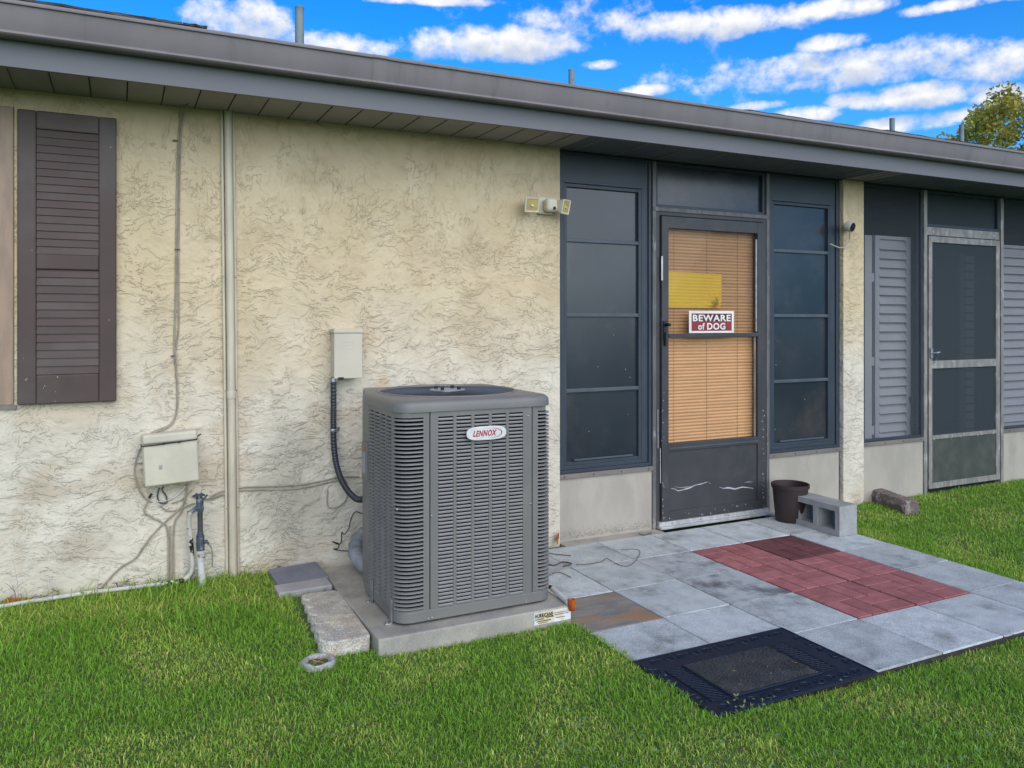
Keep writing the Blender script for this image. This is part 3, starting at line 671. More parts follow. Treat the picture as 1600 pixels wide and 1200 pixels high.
box(4.1235, 4.1285, YP-.0175, YP-.0162, .3, 1.9).build('worn_edge', MT['alumlt'], door)
th = MB(); th.box(XD0+.002, XD1-.002, -.035, YP+.04, .0, .016); th.box(XD0+.004, XD1-.004, -.012, YP+.04, .016, .043)
ths = th.build('threshold', MT['alumlt'], house, bevel=.002)
for k in range(4): MB().lathe([(0, -.002), (.004, -.0015), (.0045, 0)], (3.3+k*.24, -.0122, .03), 8, 'Y').build('screw', MT['blk'], ths)
box(SX+.004, XD0, -.07, YP-.012, -.06, -.004).build('footing', MT['slab'], house)
box(XD1, 4.905, -.05, YP-.012, -.06, -.006).build('footing', MT['slab'], house)
# ---- screen door on the right
rx0, rx1, rz0, rz1 = 5.892, 6.806, .01, 2.062
box(5.874, 6.820, YP-.006, YP+.04, 2.070, 2.138).build('door_header', MT['alum'], house, bevel=.002)
for x in (5.96, 6.74): MB().lathe([(0, -.003), (.009, -.002), (.010, 0)], (x, YP-.007, 2.10), 10, 'Y').build('screw', MT['alumlt'], house)
q = MB()
for a in ((rx0, rx0+.042, rz0, rz1), (rx1-.05, rx1, rz0, rz1), (rx0+.042, rx1-.05, rz1-.05, rz1), (rx0+.042, rx1-.05, .985, 1.048), (rx0+.042, rx1-.05, .408, .440), (rx0+.042, rx1-.05, rz0, rz0+.045)):
    q.box(a[0], a[1], YP-.02, YP+.008, a[2], a[3])
sdoor = q.build('screen_door', MT['alum'], house, bevel=.002, label='oxidised aluminium screen door with dark mesh, grimy kick plate')
box(rx0+.040, rx1-.048, YP-.005, YP-.003, 1.046, rz1-.048).build('insect_screen', MT['mesh2'], sdoor)
box(rx0+.040, rx1-.048, YP-.005, YP-.003, .438, .987).build('insect_screen', MT['mesh2'], sdoor)
box(rx0+.040, rx1-.048, YP-.012, YP-.006, .05, .410).build('kick_plate', MT['olive'], sdoor)
hh = MB(); hzz = 1.11; hh.box(rx0+.008, rx0+.035, YP-.032, YP-.0202, hzz-.04, hzz+.04); hh.tube([(rx0+.03, YP-.03, hzz), (rx0+.05, YP-.06, hzz+.005), (rx0+.075, YP-.06, hzz+.01)], .009, 8)
hh.tube(smoothpts([(rx0+.06, YP-.055, hzz-.005), (rx0+.062, YP-.04, hzz-.05), (rx0+.05, YP-.03, hzz-.09)]), .004, 6)
hh.build('handle', MT['steel'], sdoor, bevel=.002)
q = MB()
for k in range(18):
    xx = random.uniform(rx0+.05, rx1-.06); r = random.uniform(.001, .004); q.box(xx-r, xx+r, YP-.021, YP-.0198, .40+random.uniform(-.004, .03), .412+random.uniform(0, .03))
q.build('torn_spline', MT['alumlt'], sdoor)
for a, b in ((5.130, 5.833), (6.860, 8.298)):
    s = frame('porch_screen', a, b, .436, ZS-.006, .018, YP-.004, YP+.03, MT['pframe'], house)
    box(a+.018, b-.018, YP+.008, YP+.010, .455, ZS-.024).build('insect_screen', MT['meshl'], s)
# porch room behind
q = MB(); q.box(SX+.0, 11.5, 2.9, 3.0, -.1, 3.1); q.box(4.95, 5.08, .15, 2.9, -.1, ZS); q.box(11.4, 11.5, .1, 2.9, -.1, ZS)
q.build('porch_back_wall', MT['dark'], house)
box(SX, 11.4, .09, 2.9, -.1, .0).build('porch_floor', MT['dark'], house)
q = MB(); zz = .45
while zz < 2.40:
    q.box(5.135, 5.36, .50, .515, zz, zz+.062); q.box(5.135, 5.36, .506, .52, zz+.062, zz+.072); zz += .072
q.build('inner_siding', MT['siding'], house, kind='stuff')

# ---- mini blind behind the storm door
bx0, bx1 = 3.262, W(1176, 600, YP+.05)[0]
blind = thing('mini_blind', 'closed tan horizontal mini blind hanging behind the storm door glass', 'blind', ((bx0+bx1)/2, YP+.03, 2.0))
box(bx0, bx1, YP+.018, YP+.046, 1.985, 2.010).build('headrail', MT['blind'], blind, bevel=.002)
pitch = .0222; z = 1.975; sl = None; i = 0
while z > .535:
    if sl is None:
        w = (bx1-bx0)/2; q = MB(); sec = [(.010, .0118), (.004, .006), (.0015, 0), (.0035, -.006), (.0085, -.0122)]
        vs = [(sx*w, y, h) for sx in (-1, 1) for y, h in sec] ; n = 5
        vs += [(sx*w, y+.0008, h) for sx in (-1, 1) for y, h in sec]
        fs = [(k, k+1, n+k+1, n+k) for k in range(4)] + [(2*n+k, 3*n+k, 3*n+k+1, 2*n+k+1) for k in range(4)]
        sl = q.add(vs, fs).build('slat', MT['blind'], blind, origin=(0, 0, 0)); o = sl; place(o, ((bx0+bx1)/2, YP+.024, z), blind)
    else: o = clone(sl, ((bx0+bx1)/2, YP+.024+random.uniform(-.0006, .0006), z+random.uniform(-.0008, .0008)), blind)
    o.rotation_euler = (random.uniform(-.06, .06), random.uniform(-.0012, .0012), 0)
    z -= pitch
box(bx0, bx1, YP+.020, YP+.044, z+.002, z+.018).build('bottom_rail', MT['blind'], blind, bevel=.002)
for f in (.13, .47, .80): MB().tube([(bx0+(bx1-bx0)*f, YP+.0235, .54), (bx0+(bx1-bx0)*f, YP+.0235, 1.985)], .0012, 5).build('ladder_cord', MT['cord'], blind)
# yellow cloth with a fan of brown lines, in front of the blind
ycl = thing('sheet', 'bright yellow cloth with a fan of brown lines at its lower right corner, on the blind', 'sheet', (3.52, YP+.02, 1.46))
x0, x1, z0, z1 = 3.27, W(1127, 440, YP+.02)[0], W(1080, 481, YP+.02)[2], W(1080, 425, YP+.02)[2]
nx, nz = 48, 40; vs = []
for j in range(nz+1):
    for i in range(nx+1):
        u, v = i/nx, j/nz; X = x0+(x1-x0)*u; Z = z0+(z1-z0)*v
        rib = .0016*math.sin(Z/pitch*2*math.pi)
        dxx, dzz = (u-.93)*(x1-x0), (v-.0)*(z1-z0); rr = math.hypot(dxx, dzz); an = math.atan2(dzz, -dxx)
        fold = .006*math.exp(-(rr/.085)**2)*math.sin(an*17)*min(1, rr/.02) if 0 < rr else 0
        Z -= .010*u*v
        X -= .012*(1-v)*u*(v < .25)*(1-v/.25)
        vs.append((X, YP+.0165+rib*.8+fold, Z))
fs = [(j*(nx+1)+i, j*(nx+1)+i+1, (j+1)*(nx+1)+i+1, (j+1)*(nx+1)+i) for j in range(nz) for i in range(nx)]
MB().add(vs, fs).build('panel', MT['yellow'], ycl, smooth=True)
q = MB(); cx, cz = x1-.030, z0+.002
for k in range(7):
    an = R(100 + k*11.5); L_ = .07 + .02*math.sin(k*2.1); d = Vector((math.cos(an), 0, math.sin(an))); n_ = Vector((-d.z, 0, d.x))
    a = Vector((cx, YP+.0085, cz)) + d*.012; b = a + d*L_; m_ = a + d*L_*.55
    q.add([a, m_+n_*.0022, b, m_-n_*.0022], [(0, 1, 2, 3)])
q.build('fan_line', MT['yellowdk'], ycl)
q = MB(); X0, _, Z0 = W(1039, 425, YP+.015); q.add([(3.272, YP+.012, W(1040, 424, YP)[2]), (3.272, YP+.012, W(1040, 408, YP)[2]), (3.292, YP+.010, W(1040, 410, YP)[2]), (3.288, YP+.012, W(1040, 418, YP)[2])], [(0, 1, 2, 3)])
q.build('upper_corner', MT['yellow'], ycl)
# sign
s0 = W(1077, 521, yd0-.008); s1 = W(1147, 486, yd0-.008)
sx0_, sx1_, sz0_, sz1_ = s0[0], s1[0], 1.292, s1[2]
sign = thing('warning_sign', 'maroon BEWARE of DOG sign with white border on the storm door', 'sign', ((sx0_+sx1_)/2, yd0-.01, sz0_))
ys = yd0-.0065
box(sx0_, sx1_, ys, ys+.004, sz0_, sz1_).build('board', MT['sgw'], sign)
zm = sz0_+(sz1_-sz0_)*.50; bd = .020
box(sx0_+bd, sx1_-bd, ys-.0008, ys-.0001, zm, sz1_-.018).build('upper_field', MT['sgb'], sign)
box(sx0_+bd, sx1_-bd, ys-.0008, ys-.0001, sz0_+.014, zm-.0005).build('lower_field', MT['sgr'], sign)
text('BEWARE', 'lettering', MT['sgw'], sign, sx0_+.030, sx1_-.030, zm+.004, sz1_-.026, ys-.0008, .0008, .028)
lx_ = sx0_+.075; lw_ = (sx1_-.078)-lx_
text('of', 'lettering', MT['sgw'], sign, lx_, lx_+lw_*.24, sz0_+.022, zm-.007, ys-.0008, .0008, .028)
text('DOG', 'lettering', MT['sgw'], sign, lx_+lw_*.33, lx_+lw_, sz0_+.022, zm-.007, ys-.0008, .0008, .028)

# ---- grey louvred shutters standing inside the porch
def inner_shutter(x0, x1, z0, z1, label, stile):
    y = .16; t = thing('louvered_panel', label, 'shutter', ((x0+x1)/2, y, z0), 'grey louvered panels inside the porch')
    q = MB(); q.box(x0, x0+stile, y-.016, y+.016, z0, z1); q.box(x1-.052, x1, y-.016, y+.016, z0, z1); q.box(x0+stile, x1-.052, y-.014, y+.014, z1-.028, z1); q.box(x0+stile, x1-.052, y-.014, y+.014, z0, z0+.05)
    q.build('frame', MT['lv'], t, bevel=.002)
    p = .0735; zz = z1-.03-p/2; s = None; w = (x1-.052-x0-stile)/2-.001
    while zz > z0+.05:
        if s is None:
            q = MB(); h = p*.56
            q.add([(-w, -.021, -h), (w, -.021, -h), (w, -.018, -h-.004), (-w, -.018, -h-.004), (-w, .012, h), (w, .012, h), (w, .015, h-.003), (-w, .015, h-.003)],
                  [(0, 1, 5, 4), (3, 7, 6, 2), (0, 3, 2, 1), (4, 5, 6, 7), (0, 4, 7, 3), (1, 2, 6, 5)])
            s = q.build('louver', MT['lv'], t, origin=(0, 0, 0)); place(s, (x0+stile+w+.0005, y, zz), t)
        else: clone(s, (x0+stile+w+.0005, y, zz), t)
        zz -= p
inner_shutter(5.425, 5.845, .12, 2.058, 'grey louvered panel standing inside the porch between column and screen door', .05)
inner_shutter(6.98, 7.60, .12, 2.050, 'grey louvered panel inside the porch right of the screen door', .03)
q = thing('folded_panel', 'narrow grey shutter leaf folded edge-on beside the wider louvered panel', 'shutter', (5.36, .17, .12))
box(5.315, 5.395, .150, .18, .12, 2.055).build('leaf', MT['lv'], q, bevel=.002)
for z in (1.72, 1.05, .5): box(5.396, 5.422, .152, .158, z-.035, z+.035).build('hinge', MT['lv'], q)
q = thing('folded_panel', 'narrow grey louvered leaf seen through the screen door mesh', 'shutter', (6.75, .30, .12))
box(6.655, 6.725, .28, .31, .12, 1.97).build('leaf', MT['lv'], q)
s = MB(); zz = .2
while zz < 1.9: s.box(6.74, 6.86, .285, .30, zz, zz+.060); zz += .0735
s.build('louvers', MT['lv'], q, kind='stuff')
# bag or hose hanging behind the screen
MB().tube(smoothpts([W(1424, 620, .12), W(1428, 640, .12), W(1426, 660, .12), W(1430, 685, .12)]), .012, 8).build('hose', MT['prail'], None, smooth=True, label='grey hose hanging behind the porch screen left of the screen door', cat='hose')

# ------------------------------------------------------------------ patio
patio = box(1.862, 4.283, -2.125, -.080, -.10, -.009).build('patio', MT['grout'], None, kind='structure')
PX = [1.860 + .4042*k for k in range(7)]; PY = [-.080, -.487, -.890, -1.297, -1.700, -2.125]
dark_p = {(2, 1): 1, (2, 2): 1, (1, 0): 0, (0, 0): 1, (3, 0): 0, (3, 4): 0}
def paver(i, j, mat, lbl=None):
    x0, x1, y1, y0 = PX[i]+random.uniform(.0028,.0048), PX[i+1]-random.uniform(.0028,.0048), PY[j]-random.uniform(.0028,.0048), PY[j+1]+random.uniform(.0028,.0048)
    dz = random.uniform(-.0018, .0012)
    o = box(x0, x1, y0, y1, -.045+dz, dz).build('concrete_paver', MT[mat], patio, bevel=.003, label=lbl)
    o.rotation_euler = (random.uniform(-.004, .004), random.uniform(-.004, .004), random.uniform(-.003, .003)); return o
for i in range(6):
    for j in range(5):
        if i in (3, 4) and j in (1, 2, 3):
            x0, x1, y1, y0 = PX[i]+random.uniform(.0028,.0048), PX[i+1]-random.uniform(.0028,.0048), PY[j]-random.uniform(.0028,.0048), PY[j+1]+random.uniform(.0028,.0048)
            dk = (i == 4 and j == 1); m = MT['brickd' if dk else 'brick']
            tile = box(x0, x1, y0, y1, -.045, -.008).build('brick_patterned_paver', m, patio, bevel=.002, label='darker maroon brick patterned paver' if dk else 'red brick patterned paver')
            hx_, hy_ = (x0+x1)/2, (y0+y1)/2
            for a in range(2):
                for b in range(2):
                    qx0, qx1 = (x0, hx_) if a == 0 else (hx_, x1); qy0, qy1 = (y0, hy_) if b == 0 else (hy_, y1)
                    for k in range(2):
                        g_ = .0036
                        if (a+b) % 2 == 0: bxx = (qx0+(qx1-qx0)*k/2+g_, qx0+(qx1-qx0)*(k+1)/2-g_, qy0+g_, qy1-g_)
                        else: bxx = (qx0+g_, qx1-g_, qy0+(qy1-qy0)*k/2+g_, qy0+(qy1-qy0)*(k+1)/2-g_)
                        box(*bxx, -.0078, random.uniform(-.0015, .0005)).build('brick', m, tile, bevel=.0015, seg=1)
        else:
            if (i, j) == (0, 2): paver(i, j, 'paverr', 'rust stained concrete paver')
            elif (i, j) in ((2, 1), (2, 2), (0, 0), (1, 3)) and (i, j) != (1, 3): paver(i, j, 'paverd', 'mildew blackened concrete paver')
            else: paver(i, j, 'paver')

# ------------------------------------------------------------------ equipment pad and condenser unit
ZP = .076
pad = thing('equipment_pad', 'grey precast concrete pad under the air conditioner', 'pad', (1.41, -.6, -.03))
q = MB(); n = 14; x0, x1, y0, y1 = .962, 1.857, -1.140, -.095
q.prism([(x0-.01, y0-.008), (x1+.004, y0-.008), (x1+.004, y1), (x0-.01, y1)], -.08, ZP-.0)
pd = q.build('slab', MT['slab'], pad, bevel=.007, seg=3)
lx0, lx1 = 1.668, 1.856
lab = box(lx0, lx1, y0-.0105, y0-.0083, .014, .069).build('paper_label', MT['sticker'], pad)
text('HURRICANE', 'lettering', MT['blk'], lab, lx0+.004, lx0+.095, .044, .063, y0-.0108, .0005, .045)
for k, (a, b, zz) in enumerate(((.004, .05, .036), (.06, .10, .040), (.012, .085, .027), (.1, .17, .052), (.105, .175, .044), (.11, .16, .030), (.02, .07, .019))):
    box(lx0+a, lx0+b, y0-.0112, y0-.0107, zz, zz+.0035).build('print_line', MT['sill' if k > 2 else 'blk'], lab)

AX0, AX1, AY0, AY1 = 1.055, 1.808, -1.072, -.318
ac = thing('air_conditioner', 'tall grey louvered air conditioner unit with a round fan guard on top', 'air conditioner', ((AX0+AX1)/2, (AY0+AY1)/2, ZP))
RC = .070
def arc(cx, cy, r, a0, a1, n): return [(cx+r*math.cos(R(a0+(a1-a0)*k/n)), cy+r*math.sin(R(a0+(a1-a0)*k/n))) for k in range(n+1)]
def outline(off=0, n=8):       # counter-clockwise from front-left seam
    r = RC+off
    P = arc(AX0+RC, AY0+RC, r, 180, 270, n) + arc(AX1-RC, AY0+RC, r, 270, 360, n) + arc(AX1-RC, AY1-RC, r, 0, 90, n)
    P += [(AX0+.085, AY1+off), (AX0+.045, AY1-.06+off*.3), (AX0-off, AY1-.285)]
    return P
# base pan, inner core, cap
MB().prism(outline(0), ZP+.012, ZP+.058).build('base_pan', MT['ac'], ac, bevel=.003)
MB().prism(outline(-.034), ZP+.05, .99).build('coil_core', MT['acdk'], ac)
ft = MB()
for x, y in ((AX0+.12, AY0+.1), (AX1-.12, AY0+.1), (AX0+.12, AY1-.12), (AX1-.12, AY1-.12)): ft.box(x-.03, x+.03, y-.03, y+.03, ZP, ZP+.012)
ft.build('foot_pad', MT['blk'], ac)
ZT0, ZT1 = .140, .984
def panel_sheet(name, pts, holes, z0, z1, th, mat):   # pts: two ends of a flat panel; holes: list of (u0,u1) column spans
    a, b = Vector((*pts[0], 0)), Vector((*pts[1], 0)); d = (b-a); L_ = d.length; d.normalize(); nrm = Vector((d.y, -d.x, 0))
    q = MB()
    def bar(u0, u1, za, zb, o=0):
        P = [a+d*u0, a+d*u1]; vs = []
        for zz in (za, zb):
            for p in P:
                vs.append((p.x+nrm.x*o, p.y+nrm.y*o, zz))
            for p in reversed(P): vs.append((p.x-nrm.x*th, p.y-nrm.y*th, zz))
        q.add(vs, [(0, 1, 5, 4), (1, 2, 6, 5), (2, 3, 7, 6), (3, 0, 4, 7), (0, 3, 2, 1), (4, 5, 6, 7)])
    lo, hi = z0, z1; prev = 0
    zt0, zt1 = ZT0, ZT1-.022
    for u0, u1 in holes: bar(prev, u0, zt0, zt1); prev = u1
    bar(prev, L_, zt0, zt1)
    bar(0, L_, lo, zt0); bar(0, L_, zt1, hi)
    return q.build(name, MT[mat], ac), a, d, nrm
pz0, pz1 = ZP+.058, .998
FX0, FX1 = 1.203, 1.698
cw = (FX1-FX0-.075)/5
cols = [(.036+k*(cw+.001), .036+k*(cw+.001)+cw-.014) for k in range(5)]
fp, a_, d_, n_ = panel_sheet('front_panel', ((FX0+.002, AY0), (FX1-.002, AY0)), cols, pz0, pz1, .008, 'ac')
def louver(w, h):
    q = MB(); w2 = w/2 + .001; r = .005
    q.add([(-w2, .001, -h*.22), (-w2+r, -.0062, -h*.40), (w2-r, -.0062, -h*.40), (w2, .001, -h*.22), (w2-.002, .003, h*.06), (-w2+.002, .003, h*.06),
           (-w2, .004, -h*.3), (-w2+r, -.0045, -h*.50), (w2-r, -.0045, -h*.50), (w2, .004, -h*.3)],
          [(0, 1, 2, 3), (0, 3, 4, 5), (1, 7, 8, 2), (0, 6, 7, 1), (2, 8, 9, 3)])
    return q
rows = 51; lp = (ZT1-.022-ZT0)/rows
src = None
for k, (u0, u1) in enumerate(cols):
    for r_ in range(rows):
        org = (FX0+.002+(u0+u1)/2, AY0+.001, ZT0+lp*(r_+.5))
        if src is None: src = louver(u1-u0, lp).build('louver', MT['aclv'], fp, origin=(0, 0, 0)); place(src, org, fp)
        else: clone(src, org, fp)
# side panel with its four columns
LY0, LY1 = -1.014, -.635
lcols = [(.024+k*.0865, .024+k*.0865+.072) for k in range(4)]
lpnl, a2, d2, n2 = panel_sheet('side_panel', ((AX0, LY1), (AX0, LY0)), lcols, pz0, pz1, .008, 'ac')
q = MB(); base = louver(.072, lp)
for (u0, u1) in lcols:
    for r_ in range(rows):
        cx_, cz = (u0+u1)/2, ZT0+lp*(r_+.5)
        vs = []
        for x, y, z in base.v: vs.append((AX0+.001+y, LY1-cx_-x, cz+z))
        q.add(vs, base.f)
q.build('side_louvers', MT['aclv'], lpnl, kind='stuff')
# rounded corner panels with long fins
def corner(name, path, fin_a, fin_b):
    P = [Vector((x, y, 0)) for x, y in path]; n = len(P)
    nor = []
    for i in range(n):
        t = (P[min(i+1, n-1)]-P[max(i-1, 0)]).normalized(); nor.append(Vector((t.y, -t.x, 0)))
    cum = [0]
    for i in range(1, n): cum.append(cum[-1]+(P[i]-P[i-1]).length)
    def at(s):
        for i in range(1, n):
            if s <= cum[i]+1e-9:
                f = (s-cum[i-1])/(cum[i]-cum[i-1]); return P[i-1].lerp(P[i], f), nor[i-1].lerp(nor[i], f).normalized()
        return P[-1], nor[-1]
    q = MB()
    def strip(s0, s1, z0, z1, k=8, o=0, th=.008):
        vs = []
        for i in range(k+1):
            p, m = at(s0+(s1-s0)*i/k)
            for off, zz in ((o, z0), (o, z1), (-th, z1), (-th, z0)): vs.append((p.x+m.x*off, p.y+m.y*off, zz))
        fs = [(i*4+j, (i+1)*4+j, (i+1)*4+(j+1) % 4, i*4+(j+1) % 4) for i in range(k) for j in range(4)] + [(0, 1, 2, 3), (k*4, k*4+3, k*4+2, k*4+1)]
        q.add(vs, fs)
    strip(.001, fin_a, ZT0, ZT1-.022, 3); strip(fin_b, cum[-1]-.001, ZT0, ZT1-.022, 3)
    strip(.001, cum[-1]-.001, pz0, ZT0, 12); strip(.001, cum[-1]-.001, ZT1-.022, pz1, 12)
    pn = q.build(name, MT['ac'], ac, smooth=False)
    nf = 48; fpz = (ZT1-.022-ZT0)/nf; f0 = None
    c0, _ = at((fin_a+fin_b)/2)
    for r_ in range(nf):
        if f0 is None:
            q2 = MB(); k = 9; vs = []
            for i in range(k+1):
                s = fin_a-.002+(fin_b-fin_a+.004)*i/k; p, m = at(s)
                e = 1 if 0 < i < k else .2
                for off, zz in ((.005*e, -.0040), (.005*e, .0010), (-.008, .0030), (-.008, -.0005)): vs.append((p.x+m.x*off-c0.x, p.y+m.y*off-c0.y, zz))
            fs = [(i*4+j, (i+1)*4+j, (i+1)*4+(j+1) % 4, i*4+(j+1) % 4) for i in range(k) for j in range(4)] + [(0, 1, 2, 3), (k*4, k*4+3, k*4+2, k*4+1)]
            f0 = q2.add(vs, fs).build('fin', MT['aclv'], pn, origin=(0, 0, 0)); place(f0, (c0.x, c0.y, ZT0+fpz*(r_+.5)), pn)
        else: clone(f0, (c0.x, c0.y, ZT0+fpz*(r_+.5)), pn)
corner('corner_panel', arc(AX0+RC, AY0+RC, RC, 180, 270, 12)+[(FX0-.002, AY0)], .014, .158)
corner('corner_panel', [(FX1+.002, AY0)]+arc(AX1-RC, AY0+RC, RC, 270, 360, 12)+[(AX1, AY1+RC)], .028, .15)
q = MB(); q.box(AX0+.0, AX0+.01, -.632, AY1-.285+.28-.285, pz0, pz1)
q = MB().prism([(AX0, -.633), (AX0+.045, AY1-.06), (AX0+.085, AY1-.002), (AX0+.10, AY1-.02), (AX0+.06, AY1-.07), (AX0+.015, -.633)][::-1], pz0+.0, pz1)
q.build('service_panel', MT['ac'], ac, bevel=.002)
box(AX1-.012, AX1-.001, AY0+.09, AY1-.09, pz0, pz1).build('side_sheet', MT['ac'], ac)
sb = box(AX0-.010, AX0+.022, -.63, -.56, .62, .80).build('electrical_cover', MT['ac'], ac, bevel=.003)
box(AX0-.0125, AX0-.0105, -.622, -.568, .765, .780).build('warning_label', MT['cap2'], sb)
box(AX0-.0125, AX0-.0105, -.622, -.568, .655, .755).build('rating_label', MT['cap'], sb)
# cap
NC = 64
def ring_sq(off, z):
    P = outline(off, 12); P = P[:]; c = ((AX0+AX1)/2, (AY0+AY1)/2); out = []
    for k in range(NC):
        a = 2*math.pi*k/NC; d = (math.cos(a), math.sin(a)); best = None
        for i in range(len(P)):
            p, r2 = P[i], P[(i+1) % len(P)]; ex, ey = r2[0]-p[0], r2[1]-p[1]; den = d[0]*ey-d[1]*ex
            if abs(den) < 1e-12: continue
            t = ((p[0]-c[0])*ey-(p[1]-c[1])*ex)/den; u = ((p[0]-c[0])*d[1]-(p[1]-c[1])*d[0])/den
            if t > 0 and -1e-6 <= u <= 1+1e-6 and (best is None or t > best): best = t
        out.append((c[0]+d[0]*best, c[1]+d[1]*best, z))
    return out
CX, CY = (AX0+AX1)/2, (AY0+AY1)/2
def ring_c(r, z): return [(CX+r*math.cos(2*math.pi*k/NC), CY+r*math.sin(2*math.pi*k/NC), z) for k in range(NC)]
rings = [ring_sq(.0, .984), ring_sq(.007, .985), ring_sq(.0075, 1.008), ring_sq(.004, 1.022), ring_sq(-.006, 1.031), ring_sq(-.022, 1.035), ring_c(.338, 1.037), ring_c(.334, 1.042), ring_c(.328, 1.043), ring_c(.323, 1.040), ring_c(.320, 1.030), ring_c(.318, .95)]
vs = [v for r_ in rings for v in r_]; fs = [(i*NC+k, i*NC+(k+1) % NC, (i+1)*NC+(k+1) % NC, (i+1)*NC+k) for i in range(len(rings)-1) for k in range(NC)]
MB().add(vs, fs).build('top_cap', MT['ac'], ac, smooth=True)
q = MB()
for k in range(96):
    a = 2*math.pi*k/96; pts = []
    for t in (0, .33, .66, 1):
        r_ = .058+(.325-.058)*t; aa = a + .10*t; pts.append((CX+r_*math.cos(aa), CY+r_*math.sin(aa), 1.041-.008*t*t))
    q.tube(pts, .0017, 4, cap=False)
for r_, z in ((.15, 1.039), (.24, 1.036)): q.tube([(CX+r_*math.cos(2*math.pi*k/40), CY+r_*math.sin(2*math.pi*k/40), z) for k in range(41)], .0018, 4, cap=False)
q.build('fan_guard', MT['fan'], ac)
hb = MB().lathe([(.0, 1.047), (.072, 1.046), (.086, 1.044), (.088, 1.038), (.03, 1.036)], (CX, CY, 0), 28).build('hub_plate', MT['hub'], ac, smooth=True)
for k in range(4):
    a = R(45+90*k); MB().lathe([(.009, 1.044), (.009, 1.058), (0, 1.060)], (CX+.060*math.cos(a), CY+.060*math.sin(a), 0), 10).build('bolt', MT['blk'], hb)
fb = MB().lathe([(.05, .91), (.05, .96), (0, .965)], (CX, CY, 0), 16)
fan = fb.build('fan', MT['acdk'], ac)
for k in range(3):
    a0 = R(120*k+20); vs = []
    for i in range(7):
        for j in range(5):
            r_ = .05+.255*j/4; a = a0 + R(70)*i/6*(1-.15*j/4); vs.append((CX+r_*math.cos(a), CY+r_*math.sin(a), .905+.05*i/6+.003*j))
    MB().add(vs, [(i*5+j, i*5+j+1, (i+1)*5+j+1, (i+1)*5+j) for i in range(6) for j in range(4)]).build('fan_blade', MT['fan'], fan, smooth=True)
MB().lathe([(0, .86), (.316, .86)], (CX, CY, 0), 32).build('shroud_floor', MT['acdk'], ac)
for px, py in ((674, 806), (669, 967), (675, 965), (822, 941), (829, 787), (834, 628), (681, 634), (611, 797), (825, 650)):
    x, y, z = W(px, py, AY0); x = x if px > 630 else AX0
    (MB().lathe([(0, -.004), (.004, -.003), (.005, 0)], (x, AY0-.0002, z), 8, 'Y')).build('screw', MT['steel'], ac)
for y in (-1.0, -.71):
    q = MB(); q.box(AX0-.006, AX0-.0005, y-.014, y+.014, ZP, ZP+.105); q.box(AX0-.032, AX0-.006, y-.014, y+.014, ZP, ZP+.005)
    br = q.build('hold_down_bracket', MT['steel'], ac, bevel=.0015)
    MB().lathe([(.006, 0), (.006, .006), (0, .008)], (AX0-.021, y, ZP+.005), 8).build('screw', MT['steel'], br)
# badge
bx0_, bx1_ = W(728, 677, AY0-.01)[0], W(790, 677, AY0-.01)[0]; bz = .880; bh = .031
bc, bw = (bx0_+bx1_)/2, (bx1_-bx0_)/2
P = []
for k in range(40):
    a = 2*math.pi*k/40; ca, sa = math.cos(a), math.sin(a); P.append((bc+bw*math.copysign(abs(ca)**.55, ca), bz+bh*math.copysign(abs(sa)**.75, sa)))
bdg = MB().prism(P, 0, .010, lambda a, b, c: (a, AY0-.010-c, b)).build('badge', MT['badge'], ac, bevel=.003)
text('LENNOX', 'lettering', MT['red'], bdg, bc-bw*.70, bc+bw*.50, bz-bh*.42, bz+bh*.45, AY0-.0202, .0008, .032, .32)
sw = []; 
for k in range(17):
    a = R(100-200*k/16); sw.append((a, 0))
q = MB(); o_, i_ = [], []
for k in range(17):
    a = R(118-236*k/16); o_.append((bc+bw*.28+bw*.50*math.cos(a), AY0-.0210, bz+bh*.68*math.sin(a))); th_ = .0006+.0045*math.sin(math.pi*k/16)**2
    i_.append((bc+bw*.28+(bw*.50-th_)*math.cos(a), AY0-.0210, bz+(bh*.68-th_*.6)*math.sin(a)))
q.add(o_+i_, [(k, k+1, 17+k+1, 17+k) for k in range(16)]).build('swoosh', MT['red'], bdg)

# insulated line set, hose whip, drain pipe
ipts = smoothpts([(1.20, -.17, .27), (1.155, -.17, .245), (1.118, -.195, .20), (1.108, -.25, .155), (1.13, -.33, .125), (1.18, -.40, .12)])
MB().tube(ipts, [.030+.010*math.sin(math.pi*i/(len(ipts)-1))+.003*math.sin(i*1.7) for i in range(len(ipts))], 12).build('insulated_pipe', MT['foil'], None, smooth=True, label='lumpy white wrapped refrigerant pipe behind the air conditioner foot', cat='pipe')
p0 = Vector(G(840, 900, .098)); p1 = Vector(G(889, 942, .088)); dd = (p1-p0)
dp = thing('drain_pipe', 'white drain pipe with an orange end fitting on the pad corner', 'pipe', p1)
MB().tube([p0, p0+dd*.42], .0125, 12).build('pipe', MT['pvc'], dp, smooth=True)
MB().tube([p0+dd*.42, p0+dd*.50], .0100, 12).build('joint', MT['blk'], dp, smooth=True)
MB().tube([p0+dd*.50, p0+dd*.98], .0130, 12).build('pipe', MT['pvc'], dp, smooth=True)
MB().lathe([(.0, -.036), (.012, -.034), (.0165, -.026), (.0175, .012), (.0185, .016), (.0165, .018), (.014, .010)], p1+Vector((.010, -.006, .0)), 16).build('end_fitting', MT['cap2'], dp, smooth=True)

# ------------------------------------------------------------------ things fixed to the wall
def rbox(name, x0, x1, y0, y1, z0, z1, mat, parent, bev=.008, **k): return box(x0, x1, y0, y1, z0, z1).build(name, mat, parent, bevel=bev, seg=3, **k)
